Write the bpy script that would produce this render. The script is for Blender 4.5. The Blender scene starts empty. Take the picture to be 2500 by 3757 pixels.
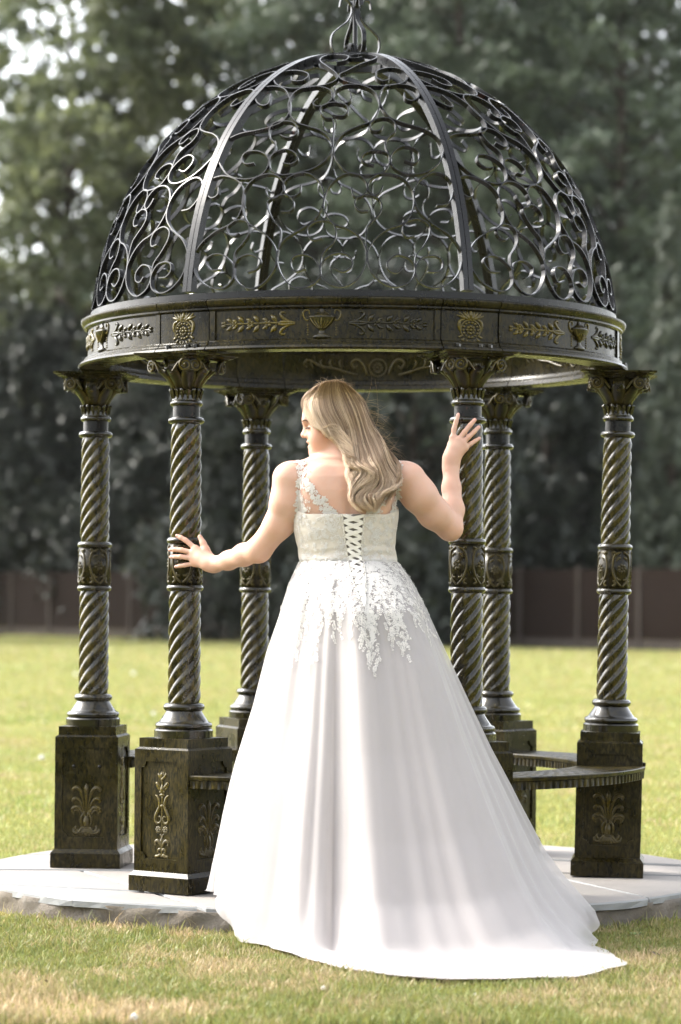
import bpy, math, random
import numpy as np
from mathutils import Vector, Matrix
from mathutils.bvhtree import BVHTree
from mathutils.geometry import tessellate_polygon

random.seed(7)
RNG = np.random.default_rng(7)
R = math.radians
scene = bpy.context.scene

# ------------------------------------------------------------------ camera
# Units are metres; the gazebo's axis is the origin and z = 0 is the paving.
CAM_POS = Vector((-0.04476, -10.96982, 1.03))
PITCH, ROLL, FPX = 0.0302418, 0.0063975, 10524.1
PW, PH = 2500.0, 3757.0
cam = bpy.data.cameras.new('camera')
cam.sensor_fit = 'VERTICAL'
cam.sensor_height = 36.0
cam.lens = FPX / PH * 36.0
cam.clip_start = 0.1
cam.clip_end = 600.0
cam.dof.use_dof = True
cam.dof.focus_distance = 9.85
cam.dof.aperture_fstop = 2.8
cam_obj = bpy.data.objects.new('camera', cam)
cam_obj.matrix_world = (Matrix.Translation(CAM_POS)
                        @ Matrix.Rotation(math.pi / 2 + PITCH, 4, 'X')
                        @ Matrix.Rotation(ROLL, 4, 'Z'))
scene.collection.objects.link(cam_obj)
scene.camera = cam_obj

# ------------------------------------------------------------------ light
SUN_AZ, SUN_EL = R(-70.0), R(40.0)          # azimuth from +Y (away from the camera) towards +X
world = bpy.data.worlds.new('World')
scene.world = world
world.use_nodes = True
wn = world.node_tree
sky = wn.nodes.new('ShaderNodeTexSky')
sky.sky_type = 'NISHITA'
sky.sun_disc = False
sky.sun_elevation = SUN_EL
sky.sun_rotation = SUN_AZ
sky.dust_density = 3.0
sky.air_density = 1.0
sky.ozone_density = 1.0
bg = wn.nodes['Background']
bg.inputs['Strength'].default_value = 0.15
hz = wn.nodes.new('ShaderNodeHueSaturation')       # thin white haze: a paler, less blue sky
hz.inputs['Saturation'].default_value = 0.22
wn.links.new(sky.outputs['Color'], hz.inputs['Color'])
wn.links.new(hz.outputs['Color'], bg.inputs['Color'])
sun = bpy.data.lights.new('sun', 'SUN')
sun.energy = 1.1
sun.angle = R(10.0)
sun.color = (1.0, 0.94, 0.84)
sun_obj = bpy.data.objects.new('sun', sun)
sd = Vector((math.sin(SUN_AZ) * math.cos(SUN_EL), math.cos(SUN_AZ) * math.cos(SUN_EL), math.sin(SUN_EL)))
sun_obj.rotation_euler = (-sd).to_track_quat('-Z', 'Y').to_euler()
sun_obj.location = sd * 30
scene.collection.objects.link(sun_obj)

vs = scene.view_settings
vs.view_transform = 'Standard'
vs.look = 'None'
vs.exposure = 2.4
vs.gamma = 1.0
vs.use_curve_mapping = False
cy = scene.cycles
cy.use_denoising = True
cy.max_bounces = 10
cy.diffuse_bounces = 4
cy.glossy_bounces = 3
cy.transparent_max_bounces = 16
cy.transmission_bounces = 4
cy.caustics_reflective = False
cy.caustics_refractive = False
cy.sample_clamp_indirect = 6.0

# ------------------------------------------------------------------ helpers
_cp, _sp, _cr, _sr = math.cos(PITCH), math.sin(PITCH), math.cos(ROLL), math.sin(ROLL)


def ray_dir(px, py):
    x, y = px - PW / 2, py - PH / 2
    u, v = (x * _cr + y * _sr) / FPX, -(-x * _sr + y * _cr) / FPX
    return Vector((u, _cp - _sp * v, _sp + _cp * v))


def at(px, py, y):
    """the point seen at a pixel of the photograph on the vertical plane at distance y"""
    d = ray_dir(px, py)
    return CAM_POS + d * ((y - CAM_POS.y) / d.y)


def on(px, py, z):
    """the point seen at a pixel of the photograph on the horizontal plane z"""
    d = ray_dir(px, py)
    return CAM_POS + d * ((z - CAM_POS.z) / d.z)


COL = scene.collection


def tag(o, label=None, cat=None, group=None, kind=None):
    for k, v in (('label', label), ('category', cat), ('group', group), ('kind', kind)):
        if v:
            o[k] = v
    return o


def empty(name, loc=(0, 0, 0), rz=0.0, parent=None):
    o = bpy.data.objects.new(name, None)
    o.location = loc
    o.rotation_euler = (0, 0, rz)
    o.empty_display_size = 0.1
    COL.objects.link(o)
    o.parent = parent
    return o


def put(name, me, parent=None, loc=(0, 0, 0), rot=(0, 0, 0)):
    o = bpy.data.objects.new(name, me)
    o.location = loc
    o.rotation_euler = rot
    COL.objects.link(o)
    o.parent = parent
    return o


def np_mesh(name, V, F, mat=None, smooth=True, attrs=None):
    """mesh from arrays; F is one (n, k) array or a list of such arrays"""
    me = bpy.data.meshes.new(name)
    V = np.asarray(V, np.float32).reshape(-1, 3)
    Fs = F if isinstance(F, list) else [F]
    Fs = [np.asarray(f, np.int32) for f in Fs if len(f)]
    nl = sum(f.size for f in Fs)
    npoly = sum(len(f) for f in Fs)
    me.vertices.add(len(V))
    me.vertices.foreach_set('co', V.ravel())
    me.loops.add(nl)
    me.loops.foreach_set('vertex_index', np.concatenate([f.ravel() for f in Fs]))
    me.polygons.add(npoly)
    tot = np.concatenate([np.full(len(f), f.shape[1], np.int32) for f in Fs])
    st = np.concatenate([[0], np.cumsum(tot)[:-1]]).astype(np.int32)
    me.polygons.foreach_set('loop_start', st)
    me.polygons.foreach_set('loop_total', tot)
    me.polygons.foreach_set('use_smooth', np.full(npoly, smooth, bool))
    me.update(calc_edges=True)
    me.validate()
    if attrs:
        for k, (t, arr) in attrs.items():
            a = me.attributes.new(k, t, 'POINT')
            arr = np.asarray(arr, np.float32)
            a.data.foreach_set('color' if t == 'FLOAT_COLOR' else 'value', arr.ravel())
    if mat:
        me.materials.append(mat)
    return me


class MB:
    """collects shapes that become ONE mesh"""

    def __init__(self):
        self.v, self.f = [], []

    def add(self, vs_, fs_):
        o = len(self.v)
        self.v += [tuple(p) for p in vs_]
        self.f += [tuple(i + o for i in f) for f in fs_]
        return self

    def rings(self, rings, closed=True, cap=True):
        n = len(rings[0])
        vs_ = [p for r in rings for p in r]
        fs_ = []
        for i in range(len(rings) - 1):
            for j in range(n if closed else n - 1):
                k = (j + 1) % n
                fs_.append((i * n + j, i * n + k, (i + 1) * n + k, (i + 1) * n + j))
        if cap and closed:
            fs_.append(tuple(range(n))[::-1])
            fs_.append(tuple((len(rings) - 1) * n + j for j in range(n)))
        return self.add(vs_, fs_)

    def tube(self, pts, rad, n=6, squash=None):
        """tube along pts; squash = (direction, factor) flattens the section along a direction"""
        pts = [Vector(p) for p in pts]
        if not hasattr(rad, '__len__'):
            rad = [rad] * len(pts)
        rings, prev = [], None
        for i, p in enumerate(pts):
            t = (pts[min(i + 1, len(pts) - 1)] - pts[max(i - 1, 0)])
            t = t.normalized() if t.length > 1e-9 else Vector((0, 0, 1))
            if squash:
                b = Vector(squash[0])
                a = b.cross(t)
                a = a.normalized() if a.length > 1e-6 else Vector((1, 0, 0))
                k = squash[1]
            else:
                if prev is None:
                    prev = t.orthogonal().normalized()
                a = (prev - t * prev.dot(t)).normalized()
                prev = a
                b = t.cross(a)
                k = 1.0
            rings.append([p + (a * math.cos(2 * math.pi * j / n) + b * (k * math.sin(2 * math.pi * j / n))) * rad[i]
                          for j in range(n)])
        return self.rings(rings)

    def lathe(self, prof, n=32, c=(0, 0, 0), a0=None, a1=None):
        """prof: (radius, z); full turn, or a sector with end caps when a0, a1 are given"""
        full = a0 is None
        m = n if full else n + 1
        vs_, fs_ = [], []
        for j in range(m):
            a = 2 * math.pi * j / n if full else a0 + (a1 - a0) * j / n
            ca, sa = math.cos(a), math.sin(a)
            vs_ += [(c[0] + r * ca, c[1] + r * sa, c[2] + z) for r, z in prof]
        k = len(prof)
        if full:
            for j in range(m):
                j2 = (j + 1) % m
                for i in range(k - 1):
                    fs_.append((j * k + i, j2 * k + i, j2 * k + i + 1, j * k + i + 1))
            fs_.append(tuple(j * k for j in range(m))[::-1])
            fs_.append(tuple(j * k + k - 1 for j in range(m)))
        else:                       # closed section swept over the sector
            for j in range(n):
                for i in range(k):
                    i2 = (i + 1) % k
                    fs_.append((j * k + i, (j + 1) * k + i, (j + 1) * k + i2, j * k + i2))
            fs_.append(tuple(range(k)))
            fs_.append(tuple(n * k + i for i in range(k))[::-1])
        return self.add(vs_, fs_)

    def box(self, x0, x1, y0, y1, z0, z1, tx=0.0, ty=0.0):
        """box; tx, ty draw in the top edges (bevelled step)"""
        return self.add([(x0, y0, z0), (x1, y0, z0), (x1, y1, z0), (x0, y1, z0),
                         (x0 + tx, y0 + ty, z1), (x1 - tx, y0 + ty, z1), (x1 - tx, y1 - ty, z1), (x0 + tx, y1 - ty, z1)],
                        [(0, 3, 2, 1), (4, 5, 6, 7), (0, 1, 5, 4), (1, 2, 6, 5), (2, 3, 7, 6), (3, 0, 4, 7)])

    def ball(self, c, r, n=8, m=5):
        rx, ry, rz = r if hasattr(r, '__len__') else (r, r, r)
        rings = []
        for i in range(m + 1):
            t = math.pi * (i + 0.02) / (m + 0.04)
            rings.append([(c[0] + rx * math.sin(t) * math.cos(2 * math.pi * j / n),
                           c[1] + ry * math.sin(t) * math.sin(2 * math.pi * j / n), c[2] + rz * math.cos(t)) for j in range(n)])
        return self.rings([r_[::-1] for r_ in rings])

    def xf(self, M):
        self.v = [tuple(M @ Vector(p)) for p in self.v]
        return self

    def mapped(self, fn):
        self.v = [tuple(fn(*p)) for p in self.v]
        return self

    def mesh(self, name, mat=None, smooth=True, sharp=None):
        me = bpy.data.meshes.new(name)
        me.from_pydata(self.v, [], self.f)
        me.validate()
        if smooth:
            me.polygons.foreach_set('use_smooth', [True] * len(me.polygons))
            if sharp:
                me.set_sharp_from_angle(angle=R(sharp))
        if mat:
            me.materials.append(mat)
        return me

    def build(self, name, mat, parent=None, smooth=True, sharp=None, **kw):
        return put(name, self.mesh(name, mat, smooth, sharp), parent, **kw)


def spline(pts, per=6):
    """Catmull-Rom through points of any dimension -> array"""
    P = np.array([tuple(p) for p in pts], float)
    P = np.vstack([2 * P[0] - P[1], P, 2 * P[-1] - P[-2]])
    out = []
    for i in range(1, len(P) - 2):
        t = np.linspace(0, 1, per, endpoint=False)[:, None]
        a, b, c, d = P[i - 1], P[i], P[i + 1], P[i + 2]
        out.append(0.5 * (2 * b + (c - a) * t + (2 * a - 5 * b + 4 * c - d) * t * t + (3 * b - a - 3 * c + d) * t ** 3))
    return np.vstack(out + [P[-2][None]])


# ------------------------------------------------------------------ materials
def mat_new(name):
    m = bpy.data.materials.new(name)
    m.use_nodes = True
    nt = m.node_tree
    return m, nt, nt.nodes['Principled BSDF']


def node(nt, typ, **kw):
    n = nt.nodes.new(typ)
    for k, v in kw.items():
        if k.startswith('i_'):
            n.inputs[k[2:].replace('_', ' ')].default_value = v
        else:
            setattr(n, k, v)
    return n


def coords(nt, scale=(1, 1, 1), kind='Object', rot=(0, 0, 0)):
    tc = node(nt, 'ShaderNodeTexCoord')
    mp = node(nt, 'ShaderNodeMapping')
    mp.inputs['Scale'].default_value = scale
    mp.inputs['Rotation'].default_value = rot
    nt.links.new(tc.outputs[kind], mp.inputs['Vector'])
    return mp.outputs['Vector']


def noise(nt, vec, scale, detail=3.0, rough=0.55, dist=0.0):
    n = node(nt, 'ShaderNodeTexNoise')
    n.inputs['Scale'].default_value = scale
    n.inputs['Detail'].default_value = detail
    n.inputs['Roughness'].default_value = rough
    n.inputs['Distortion'].default_value = dist
    if vec is not None:
        nt.links.new(vec, n.inputs['Vector'])
    return n.outputs['Fac']


def ramp(nt, fac, stops, interp='LINEAR'):
    r = node(nt, 'ShaderNodeValToRGB')
    r.color_ramp.interpolation = interp
    el = r.color_ramp.elements
    while len(el) < len(stops):
        el.new(0.5)
    for e, (p, c) in zip(el, stops):
        e.position = p
        e.color = (c, c, c, 1) if not hasattr(c, '__len__') else (*c[:3], 1)
    nt.links.new(fac, r.inputs['Fac'])
    return r.outputs['Color']


def mixc(nt, fac, a, b, mode='MIX'):
    m = node(nt, 'ShaderNodeMix', data_type='RGBA', blend_type=mode)
    for s, v in ((m.inputs[0], fac), (m.inputs[6], a), (m.inputs[7], b)):
        if hasattr(v, 'default_value') or hasattr(v, 'is_linked'):
            nt.links.new(v, s)
        elif hasattr(v, '__len__'):
            s.default_value = (*v[:3], 1)
        else:
            s.default_value = v
    return m.outputs[2]


def mathn(nt, op, a, b=None):
    m = node(nt, 'ShaderNodeMath', operation=op)
    for i, v in enumerate((a, b)):
        if v is None:
            continue
        if hasattr(v, 'is_linked'):
            nt.links.new(v, m.inputs[i])
        else:
            m.inputs[i].default_value = v
    return m.outputs[0]


def bump(nt, p, h, strength=0.3, dist=0.004):
    b = node(nt, 'ShaderNodeBump')
    b.inputs['Strength'].default_value = strength
    b.inputs['Distance'].default_value = dist
    nt.links.new(h, b.inputs['Height'])
    nt.links.new(b.outputs['Normal'], p.inputs['Normal'])


def patina(name, gold=0.5, edge=0.0, streak=(26, 26, 5), rough=0.34, base=(0.004, 0.0037, 0.0022), bright=1.0, coat=0.0):
    """black paint over cast metal, dry-brushed with old gold; per-object offset so that no two pieces match"""
    m, nt, p = mat_new(name)
    tc = node(nt, 'ShaderNodeTexCoord')
    oi = node(nt, 'ShaderNodeObjectInfo')
    off = node(nt, 'ShaderNodeVectorMath', operation='MULTIPLY_ADD')
    comb = node(nt, 'ShaderNodeCombineXYZ')
    for i in range(3):
        nt.links.new(oi.outputs['Random'], comb.inputs[i])
    nt.links.new(comb.outputs[0], off.inputs[0])
    off.inputs[1].default_value = (13.0, 7.0, 23.0)
    nt.links.new(tc.outputs['Object'], off.inputs[2])
    mp = node(nt, 'ShaderNodeMapping')
    mp.inputs['Scale'].default_value = streak
    nt.links.new(off.outputs[0], mp.inputs['Vector'])
    n1 = noise(nt, mp.outputs['Vector'], 1.6, 5.0, 0.65, 0.4)
    n2 = noise(nt, off.outputs[0], 7.0, 3.0, 0.6)
    n3 = noise(nt, off.outputs[0], 160.0, 2.0, 0.6)
    f = mathn(nt, 'MULTIPLY', ramp(nt, n1, [(0.40, 0.0), (0.70, 1.0)]), ramp(nt, n2, [(0.34, 0.10), (0.62, 1.0)]))
    f = mathn(nt, 'MULTIPLY', f, gold)
    if edge > 0:
        g = node(nt, 'ShaderNodeNewGeometry')
        e = ramp(nt, g.outputs['Pointiness'], [(0.51, 0.0), (0.57, 1.0)])
        e = mathn(nt, 'MULTIPLY', e, ramp(nt, n3, [(0.35, 0.35), (0.6, 1.0)]))
        f = mathn(nt, 'MAXIMUM', f, mathn(nt, 'MULTIPLY', e, edge))
    goldc = mixc(nt, ramp(nt, n2, [(0.4, 0.0), (0.65, 1.0)]), tuple(bright * x for x in (0.22, 0.160, 0.014)), tuple(bright * x for x in (0.16, 0.125, 0.045)))
    dust = ramp(nt, noise(nt, off.outputs[0], 3.0, 2.0), [(0.45, 0.0), (0.75, 0.35)])
    c = mixc(nt, dust, base, (0.014, 0.0125, 0.008))
    rust = ramp(nt, noise(nt, off.outputs[0], 11.0, 4.0, 0.7), [(0.70, 0.0), (0.82, 0.4)])
    c = mixc(nt, rust, c, (0.10, 0.06, 0.045))
    c = mixc(nt, f, c, goldc)
    nt.links.new(c, p.inputs['Base Color'])
    rr = ramp(nt, n2, [(0.3, rough - 0.10), (0.7, rough + 0.08)])
    nt.links.new(rr, p.inputs['Roughness'])
    p.inputs['Coat Weight'].default_value = coat
    p.inputs['Coat Roughness'].default_value = 0.16
    p.inputs['Specular IOR Level'].default_value = 0.2
    bump(nt, p, n3, 0.2, 0.001)
    return m


M_PATINA = patina('patina_cast_metal', 0.26, 0.0, (70, 70, 30), 0.28)
M_PLINTH = patina('patina_plinth', 0.34, 0.0, (85, 85, 26), 0.3, (0.0035, 0.003, 0.0012))
M_SHAFT = patina('patina_shaft', 0.55, 0.4, (34, 34, 14), 0.22, coat=0.5)
M_RELIEF = patina('patina_relief', 0.35, 0.5, (90, 90, 80), 0.32, bright=1.0, coat=0.3)
M_RELIEF_D = patina('patina_relief_dull', 0.12, 0.3, (60, 60, 50), 0.32, coat=0.2)
M_BENCH = patina('patina_bench', 0.45, 0.0, (30, 30, 12), 0.36)
M_MOULD = patina('patina_moulding', 0.22, 0.0, (30, 30, 8), 0.25, coat=0.6)


def black_paint():
    m, nt, p = mat_new('black_satin_paint')
    v = coords(nt)
    n = noise(nt, v, 40, 3)
    r = ramp(nt, noise(nt, v, 14, 4, 0.7), [(0.66, 0.0), (0.76, 0.7)])
    nt.links.new(mixc(nt, r, (0.005, 0.005, 0.0055), (0.09, 0.035, 0.022)), p.inputs['Base Color'])
    nt.links.new(ramp(nt, n, [(0.3, 0.24), (0.7, 0.36)]), p.inputs['Roughness'])
    p.inputs['Specular IOR Level'].default_value = 0.3
    return m


M_BLACK = black_paint()


def plain(name, col, rough=0.6, vary=0.0, scale=20.0, bumpn=0.0, spec=0.4):
    m, nt, p = mat_new(name)
    v = coords(nt)
    n = noise(nt, v, scale, 4)
    c2 = tuple(x * (1 - vary) for x in col)
    nt.links.new(mixc(nt, ramp(nt, n, [(0.3, 0.0), (0.7, 1.0)]), col, c2), p.inputs['Base Color'])
    p.inputs['Roughness'].default_value = rough
    p.inputs['Specular IOR Level'].default_value = spec
    if bumpn:
        bump(nt, p, n, bumpn, 0.01)
    return m

# ================================================================== the setting
LAWN_Z = -0.095
SLAB_R = 1.43


def lawn_material():
    m, nt, p = mat_new('lawn_turf')
    v = coords(nt)
    patch = noise(nt, v, 1.3, 4, 0.6)
    vs2 = coords(nt, (0.10, 0.55, 1))
    streak = noise(nt, vs2, 1.0, 3, 0.55)
    big = noise(nt, coords(nt, (0.05, 0.16, 1)), 1.0, 2, 0.5)
    fine = noise(nt, v, 70, 4, 0.7)
    c = mixc(nt, ramp(nt, streak, [(0.38, 0.0), (0.62, 1.0)]), (0.135, 0.165, 0.040), (0.225, 0.212, 0.068))
    c = mixc(nt, ramp(nt, big, [(0.45, 0.0), (0.70, 0.7)]), c, (0.245, 0.185, 0.070))
    c = mixc(nt, ramp(nt, patch, [(0.56, 0.0), (0.74, 0.75)]), c, (0.235, 0.165, 0.088))
    c = mixc(nt, ramp(nt, fine, [(0.3, 0.55), (0.7, 0.0)]), c, (0.050, 0.062, 0.016))
    nt.links.new(c, p.inputs['Base Color'])
    p.inputs['Roughness'].default_value = 1.0
    p.inputs['Specular IOR Level'].default_value = 0.0
    bump(nt, p, fine, 0.6, 0.02)
    return m


def build_lawn():
    n = 60
    xs = np.sign(np.linspace(-1, 1, n)) * (np.abs(np.linspace(-1, 1, n)) ** 2.2) * 170
    X, Y = np.meshgrid(xs, xs)
    Z = np.full_like(X, LAWN_Z)
    V = np.stack([X, Y, Z], -1).reshape(-1, 3)
    i = np.arange(n * n).reshape(n, n)
    F = np.stack([i[:-1, :-1], i[:-1, 1:], i[1:, 1:], i[1:, :-1]], -1).reshape(-1, 4)
    tag(put('lawn', np_mesh('lawn', V, F, lawn_material())), kind='structure')


build_lawn()


def vnoise(x, y, s, seed=0):
    """smooth value noise for laying out patches"""
    r = np.random.default_rng(seed).random((64, 64))
    x, y = x * s, y * s
    i, j = np.floor(x).astype(int), np.floor(y).astype(int)
    fx, fy = x - i, y - j
    fx, fy = fx * fx * (3 - 2 * fx), fy * fy * (3 - 2 * fy)
    g = lambda a, b: r[a % 64, b % 64]
    return (g(i, j) * (1 - fx) + g(i + 1, j) * fx) * (1 - fy) + (g(i, j + 1) * (1 - fx) + g(i + 1, j + 1) * fx) * fy


def grass_material():
    m, nt, p = mat_new('grass_blades')
    a = node(nt, 'ShaderNodeAttribute', attribute_name='tint')
    out = nt.nodes['Material Output']
    nt.links.new(a.outputs['Color'], p.inputs['Base Color'])
    p.inputs['Roughness'].default_value = 0.55
    p.inputs['Specular IOR Level'].default_value = 0.35
    tr = node(nt, 'ShaderNodeBsdfTranslucent')
    nt.links.new(a.outputs['Color'], tr.inputs['Color'])
    ms = node(nt, 'ShaderNodeMixShader')
    ms.inputs[0].default_value = 0.38
    nt.links.new(p.outputs[0], ms.inputs[1])
    nt.links.new(tr.outputs[0], ms.inputs[2])
    nt.links.new(ms.outputs[0], out.inputs['Surface'])
    return m


TRAIN = [(-.40, -1.3), (-.37, -1.56), (-.31, -1.75), (-.19, -1.97), (-.07, -2.23), (.05, -2.42), (.17, -2.52), (.40, -2.51), (.62, -2.48),
         (.77, -2.22), (.70, -1.9), (.68, -1.6), (.66, -1.3)]      # ground covered by the dress


def under_train(x, y):
    ins = np.zeros(len(x), bool)
    for (x0, y0), (x1, y1) in zip(TRAIN, TRAIN[1:] + TRAIN[:1]):
        c = (y0 > y) != (y1 > y)
        ins ^= c & (x < (x1 - x0) * (y - y0) / ((y1 - y0) if y1 != y0 else 1e-9) + x0)
    return ins


def build_grass():
    rng = np.random.default_rng(3)
    zones = [(-1.75, 1.75, -3.4, -0.9, 118000, 0.023, 0.0023),
             (-2.6, 2.6, -0.9, 3.0, 70000, 0.022, 0.0026),
             (-3.4, 3.4, 3.0, 14.0, 75000, 0.024, 0.0052),
             (-5.2, 5.2, 14.0, 32.0, 52000, 0.028, 0.011),
             (-9.5, 9.5, 32.0, 74.0, 70000, 0.04, 0.025)]
    Vs, Cs, n0, Fs = [], [], 0, []
    for x0, x1, y0, y1, n, hh, ww in zones:
        x, y = rng.uniform(x0, x1, n), rng.uniform(y0, y1, n)
        rr = np.hypot(x, y)
        dry = vnoise(x + 31, y + 17, 2.6, 1) * 0.42 + vnoise(x + 11, y + 7, 9.0, 2) * 0.33 + vnoise(x, y, 25.0, 6) * 0.25
        # worn, straw-coloured turf in front of the step
        dry = dry + 0.20 * np.exp(-((y + 3.0) / 0.42) ** 2) * np.exp(-((x + 0.7) / 1.0) ** 2) \
            + 0.08 * np.exp(-((rr - 1.5) / 0.07) ** 2)
        lush = vnoise(x + 5, y + 3, 3.0, 4)
        keep = (rr > SLAB_R - 0.02) & ~under_train(x, y) & (rng.random(n) > np.clip((dry - 0.66) * 2.4, 0, 0.8))
        x, y, dry, lush, rr = x[keep], y[keep], dry[keep], lush[keep], rr[keep]
        n = len(x)
        h = hh * (0.45 + 0.9 * rng.random(n)) * (0.65 + 0.75 * lush)
        tall = rng.random(n) < np.where(rr < SLAB_R + 0.1, 0.05, 0.004)
        h = np.where(tall, h * 2.1, h)
        w = ww * (0.6 + 0.8 * rng.random(n))
        a = rng.uniform(0, 2 * np.pi, n)
        d = np.stack([np.cos(a), np.sin(a)], -1)
        lean = rng.uniform(0.1, 1.0, n) * h
        la = rng.uniform(0, 2 * np.pi, n)
        L = np.stack([np.cos(la), np.sin(la)], -1) * lean[:, None]
        base = np.stack([x, y, np.full(n, LAWN_Z - 0.002)], -1)
        mid = base + np.concatenate([L * 0.35, (h * 0.6)[:, None]], 1)
        top = base + np.concatenate([L, h[:, None]], 1)
        s = np.concatenate([d, np.zeros((n, 1))], 1) * w[:, None]
        if y0 < -1:                                       # near blades bend, far ones are single slivers
            V = np.stack([base - s, base + s, mid - s * 0.8, mid + s * 0.8, top - s * 0.12, top + s * 0.12], 1)
            quads = ([[0, 1, 3, 2]], [[2, 3, 5, 4]])
        else:
            V = np.stack([base - s, base + s, top - s * 0.2, top + s * 0.2], 1)
            quads = ([[0, 1, 3, 2]],)
        nv = V.shape[1]
        idx = n0 + np.arange(n)[:, None] * nv
        Fs += [idx + np.array(q) for q in quads]
        n0 += n * nv
        k = np.clip((dry - 0.53) * 3.2 + rng.normal(0, 0.24, n), 0, 1)[:, None]
        g = np.array([0.158, 0.194, 0.060]) * (0.7 + 0.6 * rng.random((n, 1)))
        g = g + np.array([0.075, 0.035, 0.0]) * np.clip(rng.normal(0.45, 0.4, (n, 1)), 0, 1)
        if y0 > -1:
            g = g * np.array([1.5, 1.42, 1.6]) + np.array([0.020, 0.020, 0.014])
        st = np.array([0.43, 0.325, 0.195]) * (0.7 + 0.6 * rng.random((n, 1)))
        c = g * (1 - k) + st * k
        Vs.append(V.reshape(-1, 3))
        Cs.append(np.repeat(np.concatenate([c, np.ones((n, 1))], 1), nv, 0))
    me = np_mesh('grass', np.concatenate(Vs), np.concatenate(Fs), grass_material(), True,
                 {'tint': ('FLOAT_COLOR', np.concatenate(Cs))})
    tag(put('grass', me), 'short mown grass mixed with dry straw around the paving', 'grass', kind='stuff')


build_grass()


# ------------------------------------------------------------------ round paving
def stone_material():
    m, nt, p = mat_new('pale_sandstone')
    oi = node(nt, 'ShaderNodeObjectInfo')
    v = coords(nt)
    n1, n2, n3 = noise(nt, v, 5, 5, 0.6), noise(nt, v, 45, 4, 0.65), noise(nt, v, 1.6, 3)
    c = mixc(nt, ramp(nt, n1, [(0.3, 0.0), (0.7, 1.0)]), (0.25, 0.228, 0.207), (0.205, 0.19, 0.178))
    c = mixc(nt, ramp(nt, oi.outputs['Random'], [(0.0, 0.0), (1.0, 0.5)]), c, (0.28, 0.245, 0.215))
    c = mixc(nt, ramp(nt, n3, [(0.48, 0.0), (0.70, 0.7)]), c, (0.17, 0.16, 0.145))
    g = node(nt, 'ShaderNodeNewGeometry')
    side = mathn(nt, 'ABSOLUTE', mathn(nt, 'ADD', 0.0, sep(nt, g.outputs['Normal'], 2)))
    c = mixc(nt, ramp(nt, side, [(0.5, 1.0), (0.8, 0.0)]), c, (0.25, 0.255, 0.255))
    c = mixc(nt, ramp(nt, n2, [(0.55, 0.0), (0.8, 0.35)]), c, (0.25, 0.23, 0.20))
    nt.links.new(c, p.inputs['Base Color'])
    p.inputs['Roughness'].default_value = 0.75
    bump(nt, p, n2, 0.5, 0.004)
    return m


def sep(nt, vec, i):
    s = node(nt, 'ShaderNodeSeparateXYZ')
    nt.links.new(vec, s.inputs[0])
    return s.outputs[i]


def mortar_material():
    m, nt, p = mat_new('rough_mortar')
    v = coords(nt)
    n1, n2 = noise(nt, v, 9, 6, 0.65), noise(nt, v, 60, 5, 0.7)
    c = mixc(nt, ramp(nt, n1, [(0.3, 0.0), (0.7, 1.0)]), (0.17, 0.14, 0.11), (0.135, 0.125, 0.11))
    c = mixc(nt, ramp(nt, noise(nt, v, 3.4, 3), [(0.5, 0.0), (0.68, 0.8)]), c, (0.075, 0.06, 0.038))
    c = mixc(nt, ramp(nt, n2, [(0.6, 0.0), (0.8, 0.5)]), c, (0.28, 0.24, 0.20))
    nt.links.new(c, p.inputs['Base Color'])
    p.inputs['Roughness'].default_value = 0.95
    bump(nt, p, mathn(nt, 'ADD', n1, mathn(nt, 'MULTIPLY', n2, 0.5)), 0.9, 0.012)
    return m


M_STONE = stone_material()
M_MORTAR = mortar_material()


def split_poly(poly, a, b):
    """cut a convex polygon by the line a-b"""
    nrm = Vector((-(b - a).y, (b - a).x)).normalized()
    L_, R_ = [], []
    n = len(poly)
    for i in range(n):
        p, q = poly[i], poly[(i + 1) % n]
        dp, dq = (p - a).dot(nrm), (q - a).dot(nrm)
        (L_ if dp >= 0 else R_).append(p)
        if dp * dq < 0:
            x = p + (q - p) * (dp / (dp - dq))
            L_.append(x)
            R_.append(x)
    return L_, R_


def inset(poly, d):
    """shrink a convex polygon by d"""
    out = [Vector(p) for p in poly]
    c = sum((Vector(p) for p in poly), Vector((0, 0))) / len(poly)
    n = len(poly)
    for i in range(n):
        a, b = poly[i], poly[(i + 1) % n]
        if (b - a).length < 1e-5:
            continue
        nr = Vector((-(b - a).y, (b - a).x)).normalized()
        if nr.dot(c - a) < 0:
            nr = -nr
        a2, b2 = a + nr * d, b + nr * d
        L_, R_ = split_poly(out, a2, b2)
        out = L_ if (nr.dot((sum(L_, Vector((0, 0))) / len(L_)) - a2) > 0 if L_ else False) else R_
    return out


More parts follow.
